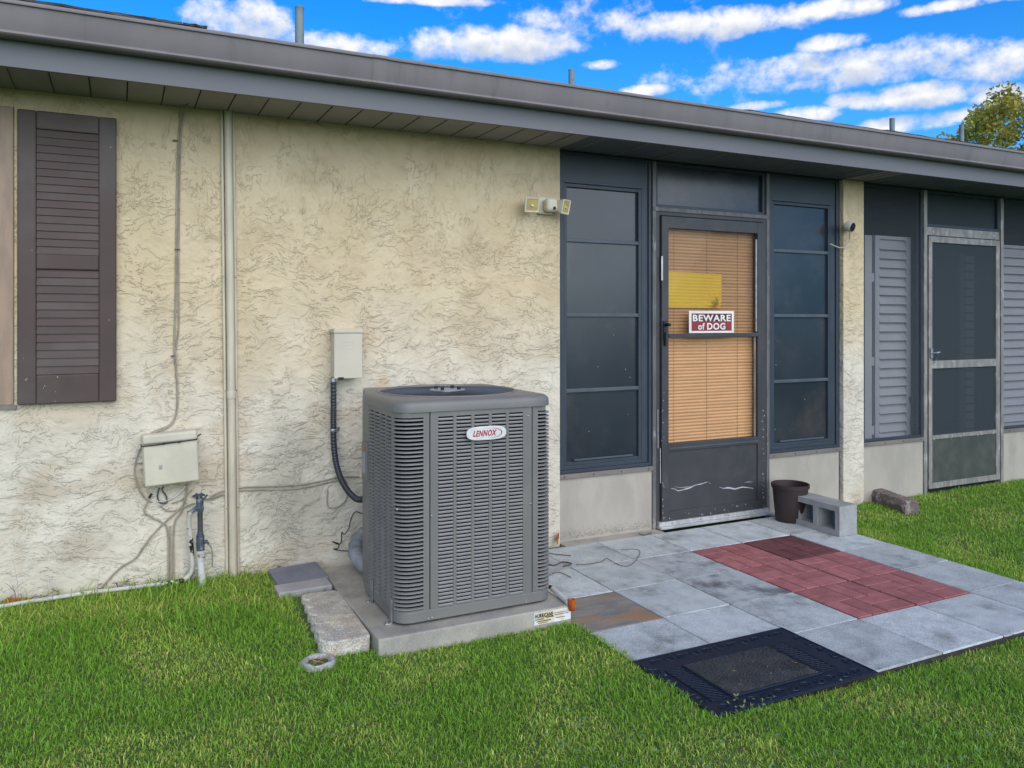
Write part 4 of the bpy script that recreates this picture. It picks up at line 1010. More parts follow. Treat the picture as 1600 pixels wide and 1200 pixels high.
# electrical disconnect
a = W(522, 517, -.10); b = W(566, 590, -.10)
disc = thing('disconnect_box', 'beige electrical disconnect box on the stucco above the air conditioner', 'electrical box', ((a[0]+b[0])/2, -.05, b[2]))
rbox('case', a[0]+.006, b[0]-.004, -.092, -.002, b[2], a[2]-.010, MT['dbox'], disc, .003)
rbox('cover', a[0], b[0], -.104, -.093, b[2]-.002, a[2]-.012, MT['dbox'], disc, .003)
rbox('hood', a[0]-.003, b[0]+.002, -.110, -.002, a[2]-.0115, a[2]+.010, MT['dbox'], disc, .003)
rbox('hasp', a[0]+.02, a[0]+.05, -.108, -.104, b[2]-.006, b[2]+.006, MT['blk'], disc, .001)
for k in range(3):
    zz = a[2]-.06-k*.018; box(a[0]+.045, b[0]-.045, -.1052, -.1042, zz, zz+.002).build('embossed_line', MT['dbox'], disc)
# black corrugated whip
cx = W(521, 600, -.05)[0]
pts = smoothpts([(cx, -.05, b[2]+.0), (cx, -.052, b[2]-.15), W(521, 660, -.055), W(522, 700, -.06), W(528, 735, -.09), W(540, 762, -.14), W(556, 779, -.20), W(570, 780, -.26), (1.12, -.36, W(575, 779, -.34)[2])], 16)
rr = [.0152 + .0018*(i % 2) for i in range(len(pts))]
wh = thing('flexible_conduit', 'black corrugated flexible conduit dropping from the disconnect box to the unit', 'conduit', pts[0])
MB().tube(pts, rr, 12).build('hose', MT['whip'], wh, smooth=False)
MB().lathe([(.021, -.022), (.023, -.018), (.023, 0)], (cx, -.05, b[2]-.001), 12, cap=True).build('connector', MT['steel'], wh)
sx_, sy_, sz_ = W(521, 672, -.055)
q = MB().lathe([(.0185, -.008), (.0195, 0), (.0185, .008)], (sx_, sy_, sz_), 14); q.box(sx_+.016, sx_+.045, -.012, -.003, sz_-.009, sz_+.009); q.box(sx_+.014, sx_+.02, -.055, -.004, sz_-.008, sz_+.008)
q.build('strap', MT['steel'], wh)
# thin wires near the unit
def wire(name, pts, r, mat, label, cat='wire', y=-.008, parent=None, k=5):
    P = smoothpts([W(px, py, y) for px, py in pts], k); return MB().tube(P, r, 6).build(name, MT[mat], parent, smooth=True, label=label, cat=cat)
wire('wire', [(569, 792), (567, 802), (555, 800), (548, 812), (545, 825), (538, 835), (534, 832), (533, 848), (527, 850), (519, 846)], .0028, 'blk', 'kinked black wire dangling left of the air conditioner', y=-.03)
wire('wire', [(519, 846), (529, 850), (528, 857), (521, 858), (540, 861), (566, 858)], .0028, 'blk', 'black wire looping back to the unit just above the pad', y=-.045)
wire('wire', [(512, 766), (511, 785), (515, 793), (528, 792), (540, 782), (543, 765), (540, 750)], .0030, 'cable', 'cream wire loop hanging from the stucco under the conduit')
wire('wire', [(330, 776), (345, 768), (374, 762), (420, 760), (470, 757), (505, 751), (535, 745), (562, 745)], .0042, 'cable', 'upper cream cable running along the wall toward the unit')
wire('wire', [(330, 781), (348, 774), (374, 767), (425, 765), (475, 762), (530, 750)], .0036, 'cable', 'lower cream cable running along the wall toward the unit', y=-.006)
# vertical conduits
cd = thing('wall_conduit', 'cream painted triple conduit running down the stucco from soffit to grass', 'conduit', (W(356, 900)[0], -.01, .03))
xa, xb = W(355.5, 180)[0], W(364, 900)[0]
def vert(off, r, ztop=2.442, nm='pipe'):
    q = MB().tube([(xa+off, -r-.001, ztop), (xb+off, -r-.001, .0)], r, 14); return q.build(nm, MT['conduit'], cd, smooth=True)
vert(0, .0195); vert(-.029, .0075); vert(.027, .0068)
for zz in (1.02, 1.6, .42):
    xx = xa+(xb-xa)*(1-zz/2.44)
    for s in (-.029, .027): MB().tube([(xx+s, -.004, zz-.008), (xx+s, -.019, zz), (xx+s, -.004, zz+.008)], .0025, 6).build('clip', MT['cable'], cd)
MB().lathe([(.0215, -.02), (.0225, -.016), (.0225, .016), (.0215, .02)], (xa+.6*(xb-xa), -.0205, 1.0), 14).build('coupling', MT['conduit'], cd, smooth=True)
# paired cable drop
cdrop = thing('cable_drop', 'pair of thin cream cables clipped down the stucco from the soffit', 'cable', W(276, 640, 0))
MB().tube(smoothpts([W(286, 167, -.05), W(281, 190, -.006), W(277, 260, -.006), W(275, 400, -.006), W(274, 480, -.006), W(272, 545, -.006), W(276, 590, -.006), W(276, 640, -.006), W(266, 663, -.006), W(246, 672, -.01), W(232, 679, -.02)], 5), .0042, 7).build('cable', MT['cable'], cdrop, smooth=True)
MB().tube(smoothpts([W(290, 165, -.05), W(284, 190, -.006), W(281, 260, -.006), W(279, 400, -.006), W(279, 505, -.006), W(276, 535, -.006), W(274, 560, -.012), W(278, 620, -.006), W(273, 655, -.006), W(262, 668, -.008), W(240, 676, -.02)], 5), .0038, 7).build('cable', MT['cable'], cdrop, smooth=True)
MB().tube(smoothpts([W(290, 165, -.05), W(298, 158, -.12), W(309, 153, -.2)], 5), .004, 6).build('loose_end', MT['cabledk'], cdrop)
for px, py in ((277, 390), (271, 556), (274, 220)): x, y, z = W(px, py, 0); box(x-.012, x+.012, -.012, -.0005, z-.003, z+.003).build('clip', MT['cabledk'], cdrop)
# phone / cable junction box
bxm = W(268, 717, -.09); jb = thing('junction_box', 'weathered beige cable junction box tied with a black strap on the stucco', 'junction box', (bxm[0], -.05, .56))
jx0, jx1 = W(227, 720, -.09)[0], W(312, 720, -.09)[0]; jz0, jz1 = W(268, 756, -.09)[2], W(268, 676, -.09)[2]
rbox('back_case', jx0-.004, jx1-.004, -.060, -.003, jz0+.005, jz1-.002, MT['box'], jb, .008)
rbox('cover', jx0, jx1, -.098, -.061, jz0, jz1-.048, MT['box'], jb, .008)
rbox('lid', jx0-.002, jx1+.001, -.100, -.059, jz1-.046, jz1, MT['box'], jb, .012)
MB().tube([(jx0-.008, -.03, jz1-.052), (jx0-.006, -.10, jz1-.051), (jx0+.07, -.1035, jz1-.050), (jx1-.002, -.1035, jz1-.044), (jx1+.004, -.05, jz1-.038), (jx1+.022, -.03, jz1-.030)], .0032, 6).build('strap', MT['blk'], jb)
for f in (.38, .66): box(jx0+(jx1-jx0)*f-.005, jx0+(jx1-jx0)*f+.005, -.109, -.1005, jz1-.052, jz1-.043).build('strap_knot', MT['blk'], jb)
for x, z in ((jx0-.013, .70), (jx0-.013, .668), (jx1+.006, .665), (jx1+.006, .77)): rbox('tab', x-.006, x+.010, -.02, -.003, z-.009, z+.009, MT['box'], jb, .002)
box(jx0+.065, jx0+.080, -.0990, -.0982, .66, .682).build('worn_spot', MT['cap'], jb)
jb.rotation_euler = (0, R(-2.8), 0)
# tangle of cables under the box
tg = [([(226, 690), (216, 708), (210, 735), (216, 762), (228, 780), (238, 785)], .0035, 'cable', 'thin cream wire bowing out left of the junction box'),
      ([(237, 771), (228, 790), (226, 800), (240, 810), (252, 816), (262, 830), (263, 908)], .0042, 'cable', 'cream cable with a black tip bent under the junction box'),
      ([(293, 757), (290, 775), (283, 800), (272, 822), (271, 908)], .0045, 'cable', 'cream cable dropping straight to the ground beside the tap'),
      ([(290, 757), (291, 772), (285, 790), (262, 812), (238, 836), (222, 858), (212, 872), (190, 886), (172, 903), (150, 930)], .0045, 'cable', 'long cream cable slanting down left to the grass'),
      ([(290, 760), (275, 775), (258, 783), (244, 783)], .0040, 'pvc', 'short white cable curving under the junction box'),
      ([(300, 765), (285, 780), (268, 787)], .003, 'cable', 'thin cream wire curling beside the tap'),
      ([(249, 762), (246, 775), (250, 785), (260, 786), (260, 776), (253, 765), (256, 760)], .004, 'cabledk', 'small dark wire loop hanging under the junction box'),
      ([(250, 790), (262, 798), (280, 796), (298, 788), (312, 786)], .0035, 'cable', 'slack cream wire sagging to the tap'),
      ([(300, 775), (320, 780), (352, 771)], .0045, 'cable', 'short cream cable from the tap to the conduit'),
      ([(266, 822), (266, 908)], .0035, 'cable', 'middle cream cable in the vertical bundle')]
for P, r, m_, lb in tg: wire('cable', P, r, m_, lb, 'cable')
wire('cable_tip', [(237, 771), (233, 778)], .006, 'blk', 'black plug at the tip of a cut cable under the box', 'plug', y=-.012)
# standpipe with tap
YT = -.10
def T(px, py): return W(px, py, YT)
tap = thing('standpipe', 'garden tap on a standpipe with grey valve and white lower pipe', 'tap', T(318, 930))
MB().tube([T(318.5, 945), T(313.5, 874)], .0175, 14).build('white_pipe', MT['pvc'], tap, smooth=True)
MB().tube([T(313.8, 876), T(313.2, 860)], .0200, 14).build('socket', MT['pvc'], tap, smooth=True)
MB().tube([T(313.2, 861), T(313.2, 850), T(313, 846), T(313, 838), T(313, 834), T(313, 830)], [.0185, .0205, .019, .0195, .015, .014], 14).build('valve_body', MT['brass'], tap, smooth=True)
MB().tube([T(313, 850), T(323, 846), T(326, 850)], [.010, .010, .006], 10).build('valve_stem', MT['brass'], tap, smooth=True)
MB().tube(smoothpts([T(324, 848), T(330, 856), T(331.5, 866), T(331.5, 885)]), .0028, 6).build('lever', MT['steel'], tap)
MB().tube([T(313, 834), T(312.5, 795)], .0125, 12).build('riser', MT['doorf'], tap, smooth=True)
q = MB().tube([T(312.5, 800), T(312.5, 794), T(312.3, 790), T(312.3, 780), T(312.3, 778)], [.016, .019, .017, .018, .012], 10)
q.tube([T(312, 792), T(306, 795), T(302, 797)], [.012, .015, .011], 10); q.tube([T(303, 797), T(299, 800)], [.013, .013], 8)
q.build('tap_body', MT['brass'], tap)
q = MB().lathe([(.006, -.004), (.026, -.002), (.026, .004), (.006, .006)], T(311, 774), 9, cap=True)
for k in range(6): a = k*R(60); c = Vector(T(311, 774)); q.tube([c, c+Vector((.028*math.cos(a), .012*math.sin(a)-.005, .012*math.sin(a)))], .0045, 6)
q.tube([T(318, 780), T(324, 773)], .005, 6)
q.build('tap_handle', MT['brass'], tap)
# peeling pipe from tap down and along the wall
P = [T(297, 800), W(295, 815, -.08), W(297, 835, -.07), W(299, 858, -.06), W(301, 880, -.055), W(298, 895, -.05), W(290, 904, -.05), W(278, 909, -.05), W(255, 912, -.05)]
P += [W(200, 919, -.05), W(140, 926, -.05), W(80, 935, -.055), W(40, 941, -.06), W(0, 948, -.065), W(-60, 956, -.07)]
P = smoothpts(P, 6); k1 = 50
ip = thing('irrigation_pipe', 'peeling white pipe bending from the tap along the foot of the wall', 'pipe', P[40])
MB().tube(P[:k1], .0125, 10).build('bend', MT['pvcc'], ip, smooth=True); MB().tube(P[k1-1:], .0100, 10).build('straight_run', MT['pvc'], ip, smooth=True)
# motion light
YL = -.09
lt = thing('security_light', 'twin head motion security light on the end of the stucco wall', 'light', W(856, 322, -.03))
def lamp(pc, w, h, yaw, label):
    c = Vector(W(*pc, YL)); Mx = Matrix.Rotation(yaw, 3, 'Z') @ Matrix.Rotation(R(12), 3, 'X')
    def tr(q):
        q.v = [tuple(c + Mx @ Vector(v)) for v in q.v]; return q
    sh = MB(); o_ = [(-w, -.02, -h), (w, -.02, -h), (w, -.02, h), (-w, -.02, h)]; b_ = [(-w*.55, .055, -h*.55), (w*.55, .055, -h*.55), (w*.55, .055, h*.55), (-w*.55, .055, h*.55)]
    i_ = [(x*.76, -.02, z*.76) for x, _, z in o_]; d_ = [(x*.55, .0, z*.55) for x, _, z in o_]
    sh.add(o_+b_+i_+d_, [(0, 1, 5, 4), (1, 2, 6, 5), (2, 3, 7, 6), (3, 0, 4, 7), (4, 5, 6, 7)] + [(k, (k+1) % 4, 8+(k+1) % 4, 8+k) for k in range(4)] + [(8+k, 8+(k+1) % 4, 12+(k+1) % 4, 12+k) for k in range(4)] + [(12, 13, 14, 15)])
    o = tr(sh).build('lamp_head', MT['lampc'], lt, bevel=.006, seg=3)
    le = tr(MB().box(-w*.77, w*.77, -.016, -.013, -h*.77, h*.77)).build('lens', MT['lens'], o, bevel=.002)
    tr(MB().tube([(-.008, -.018, 0), (.01, -.018, -.006)], .006, 8)).build('bulb', MT['badge'], o, smooth=True)
lamp((830, 320), .047, .046, R(-8), ''); lamp((881, 323), .043, .046, R(28), '')
c = W(857, 321, -.06)
rbox('base', c[0]-.050, c[0]+.050, -.035, -.002, c[2]-.050, c[2]+.052, MT['lampc'], lt, .006)
rbox('sensor', c[0]-.030, c[0]+.050, -.100, -.036, c[2]-.040, c[2]+.042, MT['lampc'], lt, .022)
MB().lathe([(0, -.004), (.010, -.002), (.011, 0)], (c[0]+.020, -.1005, c[2]-.020), 10, 'Y').build('sensor_eye', MT['blk'], lt)
MB().tube([W(842, 320, -.05), W(835, 320, -.05)], .010, 8).build('knuckle', MT['lampc'], lt); MB().tube([W(869, 318, -.05), W(877, 319, -.05)], .010, 8).build('knuckle', MT['lampc'], lt)
# security camera on the column
cc_ = Vector(W(1332, 355, -.085)); cmr = thing('security_camera', 'small round white security camera with black face on the column', 'camera', cc_)
dr = Vector((.22, -.86, -.25)).normalized()
MB().tube([cc_-dr*.055, cc_-dr*.05, cc_-dr*.005, cc_], [.030, .036, .039, .036], 20).build('shell', MT['camb'], cmr, smooth=True)
MB().tube([cc_+dr*.0005, cc_+dr*.006], [.034, .032], 20).build('face', MT['blk'], cmr, smooth=True)
MB().tube([cc_+dr*.0065, cc_+dr*.008], [.009, .008], 12).build('lens', MT['glassdark'], cmr)
MB().tube([Vector((4.962, -.003, cc_.z+.016)), Vector((4.962, -.012, cc_.z+.016)), Vector((4.955, -.05, cc_.z+.010))], [.028, .026, .016], 14).build('mount', MT['camb'], cmr, smooth=True)
MB().tube(smoothpts([W(1328, 362, -.07), W(1327, 375, -.03), W(1322, 385, -.02), W(1312, 387, -.02), W(1297, 381, .01)]), .004, 6).build('power_cord', MT['camb'], cmr, smooth=True)

# ------------------------------------------------------------------ loose things on the ground
def warp(o, amp, freq):
    me = o.data
    for v in me.vertices:
        nv = mnoise.noise_vector(v.co*freq + Vector(o.location)*3); v.co += nv*amp
blk1 = MB().box(.700, .952, -.285, -.030, .0, .088).build('concrete_block', MT['capdk'], None, bevel=.006, label='dark grey concrete block against the wall left of the pad', cat='block', group='loose edging blocks')
blk1.rotation_euler = (R(2), R(-1), R(2))
MB().box(.682, .942, -.405, -.290, .0, .084).build('concrete_block', MT['cap'], None, bevel=.006, label='pale grey block between the dark block and the scalloped stone', cat='block', group='loose edging blocks').rotation_euler = (R(2), 0, R(2))
# scalloped edger
poly = []
ns = 6; ly0, ly1 = -1.075, -.445
poly += [(.948, ly0+.012), (.952, ly0+.03), (.945, ly1-.02), (.925, ly1)]
for k in range(ns):
    ya = ly1-(ly1-ly0)*k/ns; yb_ = ly1-(ly1-ly0)*(k+1)/ns; xc = .782-.004*k
    for j in range(7):
        t = j/6; a = math.pi*t; poly.append((xc-.034*math.sin(a)**.6+.014, ya+(yb_-ya)*(.03+t*.94)))
poly += [(.80, ly0-.004), (.90, ly0)]
q = MB().prism(poly[::-1], -.02, .072)
ed = q.build('edging_stone', MT['edger'], None, bevel=.006, seg=2, label='pale scalloped aggregate edging stone lying beside the pad', cat='edging stone')
ed.rotation_euler = (0, R(1.5), R(-2))
# split face stone on the right lawn
a, b, c_ = G(1357, 776, .0), G(1416, 797, 0), G(1372, 770, 0)
q = MB(); rx, ry = Vector(a), Vector(b); ax = (ry-rx); ax.z = 0; L_ = ax.length; ax.normalize(); nn = Vector((-ax.y, ax.x, 0))
nseg = 16; vs = []
for i in range(nseg+1):
    p = rx + ax*L_*i/nseg; j1 = random.uniform(-.012, .012); j2 = random.uniform(-.01, .01)
    for w_, h_ in ((-.005+j1, -.04), (-.012+j2, .02), (.004+j1*.5, .062), (.10, .066), (.105, -.04)): vs.append((p.x+nn.x*w_, p.y+nn.y*w_, h_+random.uniform(-.003, .003)))
fs = [(i*5+k, i*5+(k+1) % 5, (i+1)*5+(k+1) % 5, (i+1)*5+k) for i in range(nseg) for k in range(5)] + [(4, 3, 2, 1, 0), tuple(nseg*5+k for k in range(5))]
q.add(vs, fs).build('split_face_stone', MT['split'], None, bevel=.004, label='brown split-face edging stone on the grass right of the column', cat='edging stone')
# cinder block lying on its side, cores facing left
cb0, cb1, cy0, cy1, chh = 4.112, 4.268, -.668, -.272, .193
cmu = thing('cinder_block', 'grey two-core cinder block on its side at the patio corner', 'cinder block', ((cb0+cb1)/2, (cy0+cy1)/2, 0))
q = MB(); w_ = .036
q.box(cb0, cb1, cy0, cy1, .001, w_+.001); q.box(cb0, cb1, cy0, cy1, chh-w_, chh)
for y in (cy0, (cy0+cy1-w_)/2, cy1-w_): q.box(cb0, cb1, y, y+w_, w_+.001, chh-w_)
me_o = q.build('shell', MT['cmu'], cmu)
bm = bmesh.new(); bm.from_mesh(me_o.data); bmesh.ops.remove_doubles(bm, verts=bm.verts, dist=.0001); bm.to_mesh(me_o.data); bm.free()
box(cb1-.03, cb1-.022, cy0+w_-.004, cy1-w_+.004, w_, chh-w_).build('core_web', MT['cmu'], cmu)
q = MB()
for ya, yb_ in ((cy0+w_, (cy0+cy1-w_)/2), ((cy0+cy1-w_)/2+w_, cy1-w_)):
    for s in ((ya, ya+.010, w_+.001, chh-w_), (yb_-.010, yb_, w_+.001, chh-w_)):
        q.add([(cb0+.012, s[0], s[2]), (cb0+.012, s[1], s[2]), (cb0+.012, s[1], s[3]), (cb0+.012, s[0], s[3]), (cb1-.03, s[0]-.0, s[2]), (cb1-.03, s[1], s[2]), (cb1-.03, s[1], s[3]), (cb1-.03, s[0], s[3])],
              [(0, 1, 2, 3), (4, 7, 6, 5), (0, 4, 5, 1), (1, 5, 6, 2), (2, 6, 7, 3), (3, 7, 4, 0)])
q.build('core_lip', MT['cmu'], cmu, kind='stuff')
# planter
pc_ = (4.150, -.215)
pl = thing('planter', 'dark brown tapered plastic planter pot behind the cinder block', 'planter', (*pc_, 0))
MB().lathe([(0, .002), (.093, .002), (.098, .01), (.108, .12), (.118, .222), (.119, .228), (.126, .229), (.128, .254), (.124, .257), (.119, .254), (.117, .23), (.105, .1), (.095, .03), (0, .028)], (*pc_, 0), 40).build('pot', MT['planter'], pl, smooth=True)
MB().lathe([(0, .15), (.108, .148)], (*pc_, 0), 24).build('potting_soil', MT['soil'], pl)
# drain ring in lawn
dc = G(497, 1036, .012)
dr_ = thing('drain_ring', 'round concrete drain ring with a black hole set in the grass', 'drain', dc)
q = MB(); vs = []; prof = [(.044, -.05), (.046, .004), (.052, .014), (.062, .014), (.072, .002), (.076, -.05)]
for k in range(28):
    a = k*2*math.pi/28
    for r_, h in prof: rj = r_ + .004*math.sin(a*5+r_*90)+random.uniform(-.0015, .0015); vs.append((dc[0]+rj*math.cos(a), dc[1]+rj*math.sin(a), dc[2]+h+random.uniform(-.002, .002)))
q.add(vs, [(k*6+j, ((k+1) % 28)*6+j, ((k+1) % 28)*6+j+1, k*6+j+1) for k in range(28) for j in range(5)]).build('ring', MT['ring'], dr_, smooth=True)
MB().lathe([(0, -.03), (.045, -.03)], dc, 20).build('hole', MT['soil'], dr_)
q = MB()
for k in range(9):
    a = random.uniform(0, 6.28); r_ = random.uniform(0, .03); c = Vector(dc)+Vector((r_*math.cos(a), r_*math.sin(a), .006)); d = Vector((random.uniform(-1, 1), random.uniform(-1, 1), random.uniform(-.3, .3))).normalized()*random.uniform(.015, .04)
    q.tube([c-d, c+d], .0012, 4)
q.build('straw', MT['straw'], dr_, kind='stuff')

# ---- doormat
mx0, mx1, my0, my1 = 1.853, 2.656, -2.150, -1.643; zt = .0035
mat_t = thing('doormat', 'navy black rubber doormat with scrolled border and speckled carpet centre', 'doormat', ((mx0+mx1)/2, (my0+my1)/2, zt))
box(mx0, mx1, my0, my1, zt, zt+.006).build('base', MT['mat'], mat_t, bevel=.002)
z = zt+.006
q = MB()
def fr4(q, x0, x1, y0, y1, t, za, zb):
    q.box(x0, x1, y0, y0+t, za, zb); q.box(x0, x1, y1-t, y1, za, zb); q.box(x0, x0+t, y0+t, y1-t, za, zb); q.box(x1-t, x1, y0+t, y1-t, za, zb)
fr4(q, mx0+.004, mx1-.004, my0+.004, my1-.004, .007, z, z+.003)
q.build('outer_rim', MT['mat'], mat_t, bevel=.0015)
ix0, ix1, iy0, iy1 = 2.010, 2.440, -2.055, -1.778
q = MB(); fr4(q, ix0-.010, ix1+.010, iy0-.010, iy1+.010, .009, z, z+.006); q.build('inner_rim', MT['mat'], mat_t, bevel=.002)
nx, ny = 60, 40; vs = [(ix0+(ix1-ix0)*i/nx, iy0+(iy1-iy0)*j/ny, z+.003+random.random()*.003) for j in range(ny+1) for i in range(nx+1)]
MB().add(vs, [(j*(nx+1)+i, j*(nx+1)+i+1, (j+1)*(nx+1)+i+1, (j+1)*(nx+1)+i) for j in range(ny) for i in range(nx)]).build('carpet', MT['matc'], mat_t)
for (px0, px1) in ((ix0-.098, ix0-.016), (ix1+.016, ix1+.098)):
    q = MB(); fr4(q, px0, px1, iy0+.0, iy1-.0, .004, z, z+.004)
    h = iy1-iy0; w_ = px1-px0
    for s in (1, -1):
        k = -4
        while k < 12:
            pts = []
            for t in np.linspace(0, 1, 25):
                xx = px0+.005+(w_-.01)*t; yy = iy0+k*.0275+s*(xx-px0)*1.0+(.08 if s < 0 else 0)
                if iy0+.004 < yy < iy1-.004: pts.append((xx, yy, z+.001))
            if len(pts) > 2: q.tube([pts[0], pts[-1]], .0026, 5)
            k += 1
    q.build('lattice', MT['mat'], mat_t)
def scroll(c, ang, s, flip):
    pts = []
    for k in range(22):
        t = k/21; a = t*R(520); r_ = s*(1-t*.86); p = Vector((r_*math.cos(a)*flip, r_*math.sin(a))); pts.append(p)
    tail = [Vector((s*flip, 0))+Vector((.0, -s*.8*t)) + Vector((-flip*s*1.4*t*t, 0)) for t in (1, .75, .5, .25)]
    P = tail+pts; ca, sa = math.cos(ang), math.sin(ang); n = len(P)
    return [(c[0]+p.x*ca-p.y*sa, c[1]+p.x*sa+p.y*ca, z+.001) for p in P], [.0010+.0019*abs(math.sin(math.pi*min(1, i/n*1.05))) for i in range(n)]
def border(x0, x1, y, ang0):
    n = max(2, round(math.dist(x0, x1)/.064))
    for k in range(n):
        t = (k+.5)/n; c = (x0[0]+(x1[0]-x0[0])*t, x0[1]+(x1[1]-x0[1])*t); P, Rr = scroll(c, ang0+R(90)*(k % 2), .025, 1 if k % 2 else -1)
        MB().tube(P, Rr, 5).build('scroll', MT['mat'], mat_t, smooth=True)
bo = .042
border((mx0+bo, my0+bo), (mx1-bo, my0+bo), 0, 0); border((mx0+bo, my1-bo-.005), (mx1-bo, my1-bo-.005), 0, R(180))
border((mx0+.03, my0+.09), (mx0+.03, my1-.09), 0, R(90)); border((mx1-.03, my0+.09), (mx1-.03, my1-.09), 0, R(-90))
q = MB()
for k in range(9):
    x, y = random.uniform(ix0, ix1), random.uniform(iy0, iy1); d = Vector((random.uniform(-1, 1), random.uniform(-1, 1), 0))*random.uniform(.004, .016); c = Vector((x, y, z+.008))
    q.tube([c-d, c+Vector((d.y, -d.x, 0))*.2, c+d], .0009, 4)
q.build('lint', MT['straw'], mat_t, kind='stuff')

# ---- twigs, vines, leaves, weeds
def curly(pts, r, name, mat, label, cat, z=.006):
    return MB().tube(smoothpts([G(px, py, z) for px, py in pts], 6), r, 5).build(name, MT[mat], None, smooth=True, label=label, cat=cat)
curly([(900, 882), (920, 881), (940, 877), (948, 872), (958, 878), (972, 884), (985, 883), (996, 872), (1000, 862), (992, 858), (970, 859)], .0020, 'vine', 'twig', 'dry curled vine strand on the pavers near the porch window', 'vine')
curly([(850, 863), (870, 866), (892, 868)], .0028, 'twig', 'twig', 'short straight twig on the pavers nearest the wall', 'twig')
curly([(852, 880), (866, 883), (880, 878), (893, 881), (880, 885)], .0040, 'twig', 'twig', 'forked thick twig on the pavers beside the air conditioner', 'twig')
curly([(850, 902), (870, 894), (882, 897), (892, 902)], .0022, 'twig', 'twig', 'thin bent twig on the paver next to the drain pipe', 'twig')
curly([(998, 833), (1006, 836), (1014, 834), (1018, 831)], .0030, 'twig', 'twig', 'small dark twig at the foot of the door post', 'twig')
lf = Vector(W(869, 842, -.02)); q = MB()
for k in range(3):
    t = R(75+k*14); d = Vector((math.cos(t), 0, math.sin(t))); n_ = Vector((-d.z, -.3, d.x)); b = lf+Vector((0, -.01*k, -.03)); l_ = .075-.015*k
    q.add([b, b+d*l_*.5+n_*.014, b+d*l_, b+d*l_*.5-n_*.014, b+d*l_*.5+Vector((0, .012, 0))], [(0, 1, 4), (1, 2, 4), (2, 3, 4), (3, 0, 4)])
q.build('dead_leaf', MT['orangeleaf'], None, label='curled orange dead leaf at the foot of the stucco corner', cat='leaf')
q = MB()                                            # dead runners on the wall foot
for k in range(46):
    px = random.choice([random.uniform(375, 500), random.uniform(0, 120), random.uniform(150, 300)]); py = 951-px*.1165+random.uniform(-10, 4)
    c = Vector(W(px, py, -.02)); P = [c]
    for j in range(4): P.append(P[-1]+Vector((random.uniform(-.03, .03), random.uniform(-.012, .006), random.uniform(-.012, .022))))
    P = [Vector((p.x, min(p.y, -.005), p.z)) for p in P]
    q.tube(P, random.uniform(.001, .0024), 4)
q.build('dead_runners', MT['twig'], None, label='tangle of dead brown grass runners along the foot of the wall', cat='dead grass', kind='stuff')
def blade(q, b, d, L_, w_, bend):
    side = Vector((d.y, -d.x, 0)); side = side.normalized() if side.length > 1e-3 else Vector((1, 0, 0))
    P = [b + Vector((0, 0, 1))*L_*t + d*bend*t*t for t in (0, .35, .7, 1)]; ww = [w_, w_*.9, w_*.6, .0004]
    vs = [p+side*s*k for p, k in zip(P, ww) for s in (-1, 1)]
    q.add(vs, [(i*2, i*2+1, i*2+3, i*2+2) for i in range(3)])
pl_ = thing('garden_weed', 'dark upright bladed weed at the wall foot by the left edge', 'weed', W(27, 935, -.03))
for px, py, L_, bd_ in ((29, 935, .20, -.03), (26, 935, .09, -.06), (24, 935, .08, -.02)):
    q = MB(); blade(q, Vector(W(px, py, -.03)), Vector((1, 0, 0)), L_, .005, bd_); q.build('leaf', MT['weed'], pl_)
pl_ = thing('garden_weed', 'small two-leaved weed right of the upright bladed weed', 'weed', W(42, 935, -.03))
for L_, bd_ in ((.06, -.02), (.05, .04)):
    q = MB(); blade(q, Vector(W(42, 934, -.03)), Vector((1, 0, 0)), L_, .005, bd_); q.build('leaf', MT['weed'], pl_)
pl_ = thing('garden_weed', 'wispy tall green grass tuft against the wall foot', 'weed', W(82, 930, -.03))
for k in range(7):
    q = MB(); blade(q, Vector(W(76+k*2, 932, -.03)), Vector((1, 0, 0)), random.uniform(.06, .15), .003, random.uniform(-.03, .04)); q.build('leaf', MT['weed'], pl_)
q = MB()
for k in range(20):
    c = Vector(W(random.uniform(3, 45), random.uniform(936, 941), -.035)); a = random.uniform(0, 3); d = Vector((math.cos(a)*.018, -.006, math.sin(a)*.018)); n_ = Vector((-d.z, 0, d.x))*.6
    q.add([c-d, c+n_, c+d, c-n_], [(0, 1, 2, 3)])
q.build('leaf_litter', MT['orangeleaf'], None, label='brown dead leaves heaped behind the pipe at the left edge', cat='leaf litter', kind='stuff')

q = MB()                                            # blown grit and leaf crumbs
for k in range(900):
    if random.random() < .55: x = random.choice(PX[:7]) + random.gauss(0, .012); y = random.uniform(-2.1, -.1)
    elif random.random() < .6: y = random.choice(PY) + random.gauss(0, .012); x = random.uniform(1.87, 4.27)
    else: x, y = random.uniform(1.87, 2.9), -.09-abs(random.gauss(0, .25))
    if not (1.868 < x < 4.27 and -2.11 < y < -.085) or (mx0 < x < mx1 and my0 < y < my1): continue
    a = random.uniform(0, 3.14); s_ = random.uniform(.0015, .005); d = Vector((math.cos(a)*s_, math.sin(a)*s_, random.uniform(0, .001))); n_ = Vector((-d.y, d.x, 0))*random.uniform(.25, .6); c = Vector((x, y, .002+random.uniform(0, .002)))
    q.add([c-d, c+n_, c+d, c-n_], [(0, 1, 2, 3)])
q.build('patio_debris', MT['twig'], None, label='brown grit and leaf crumbs scattered on the pavers', kind='stuff')

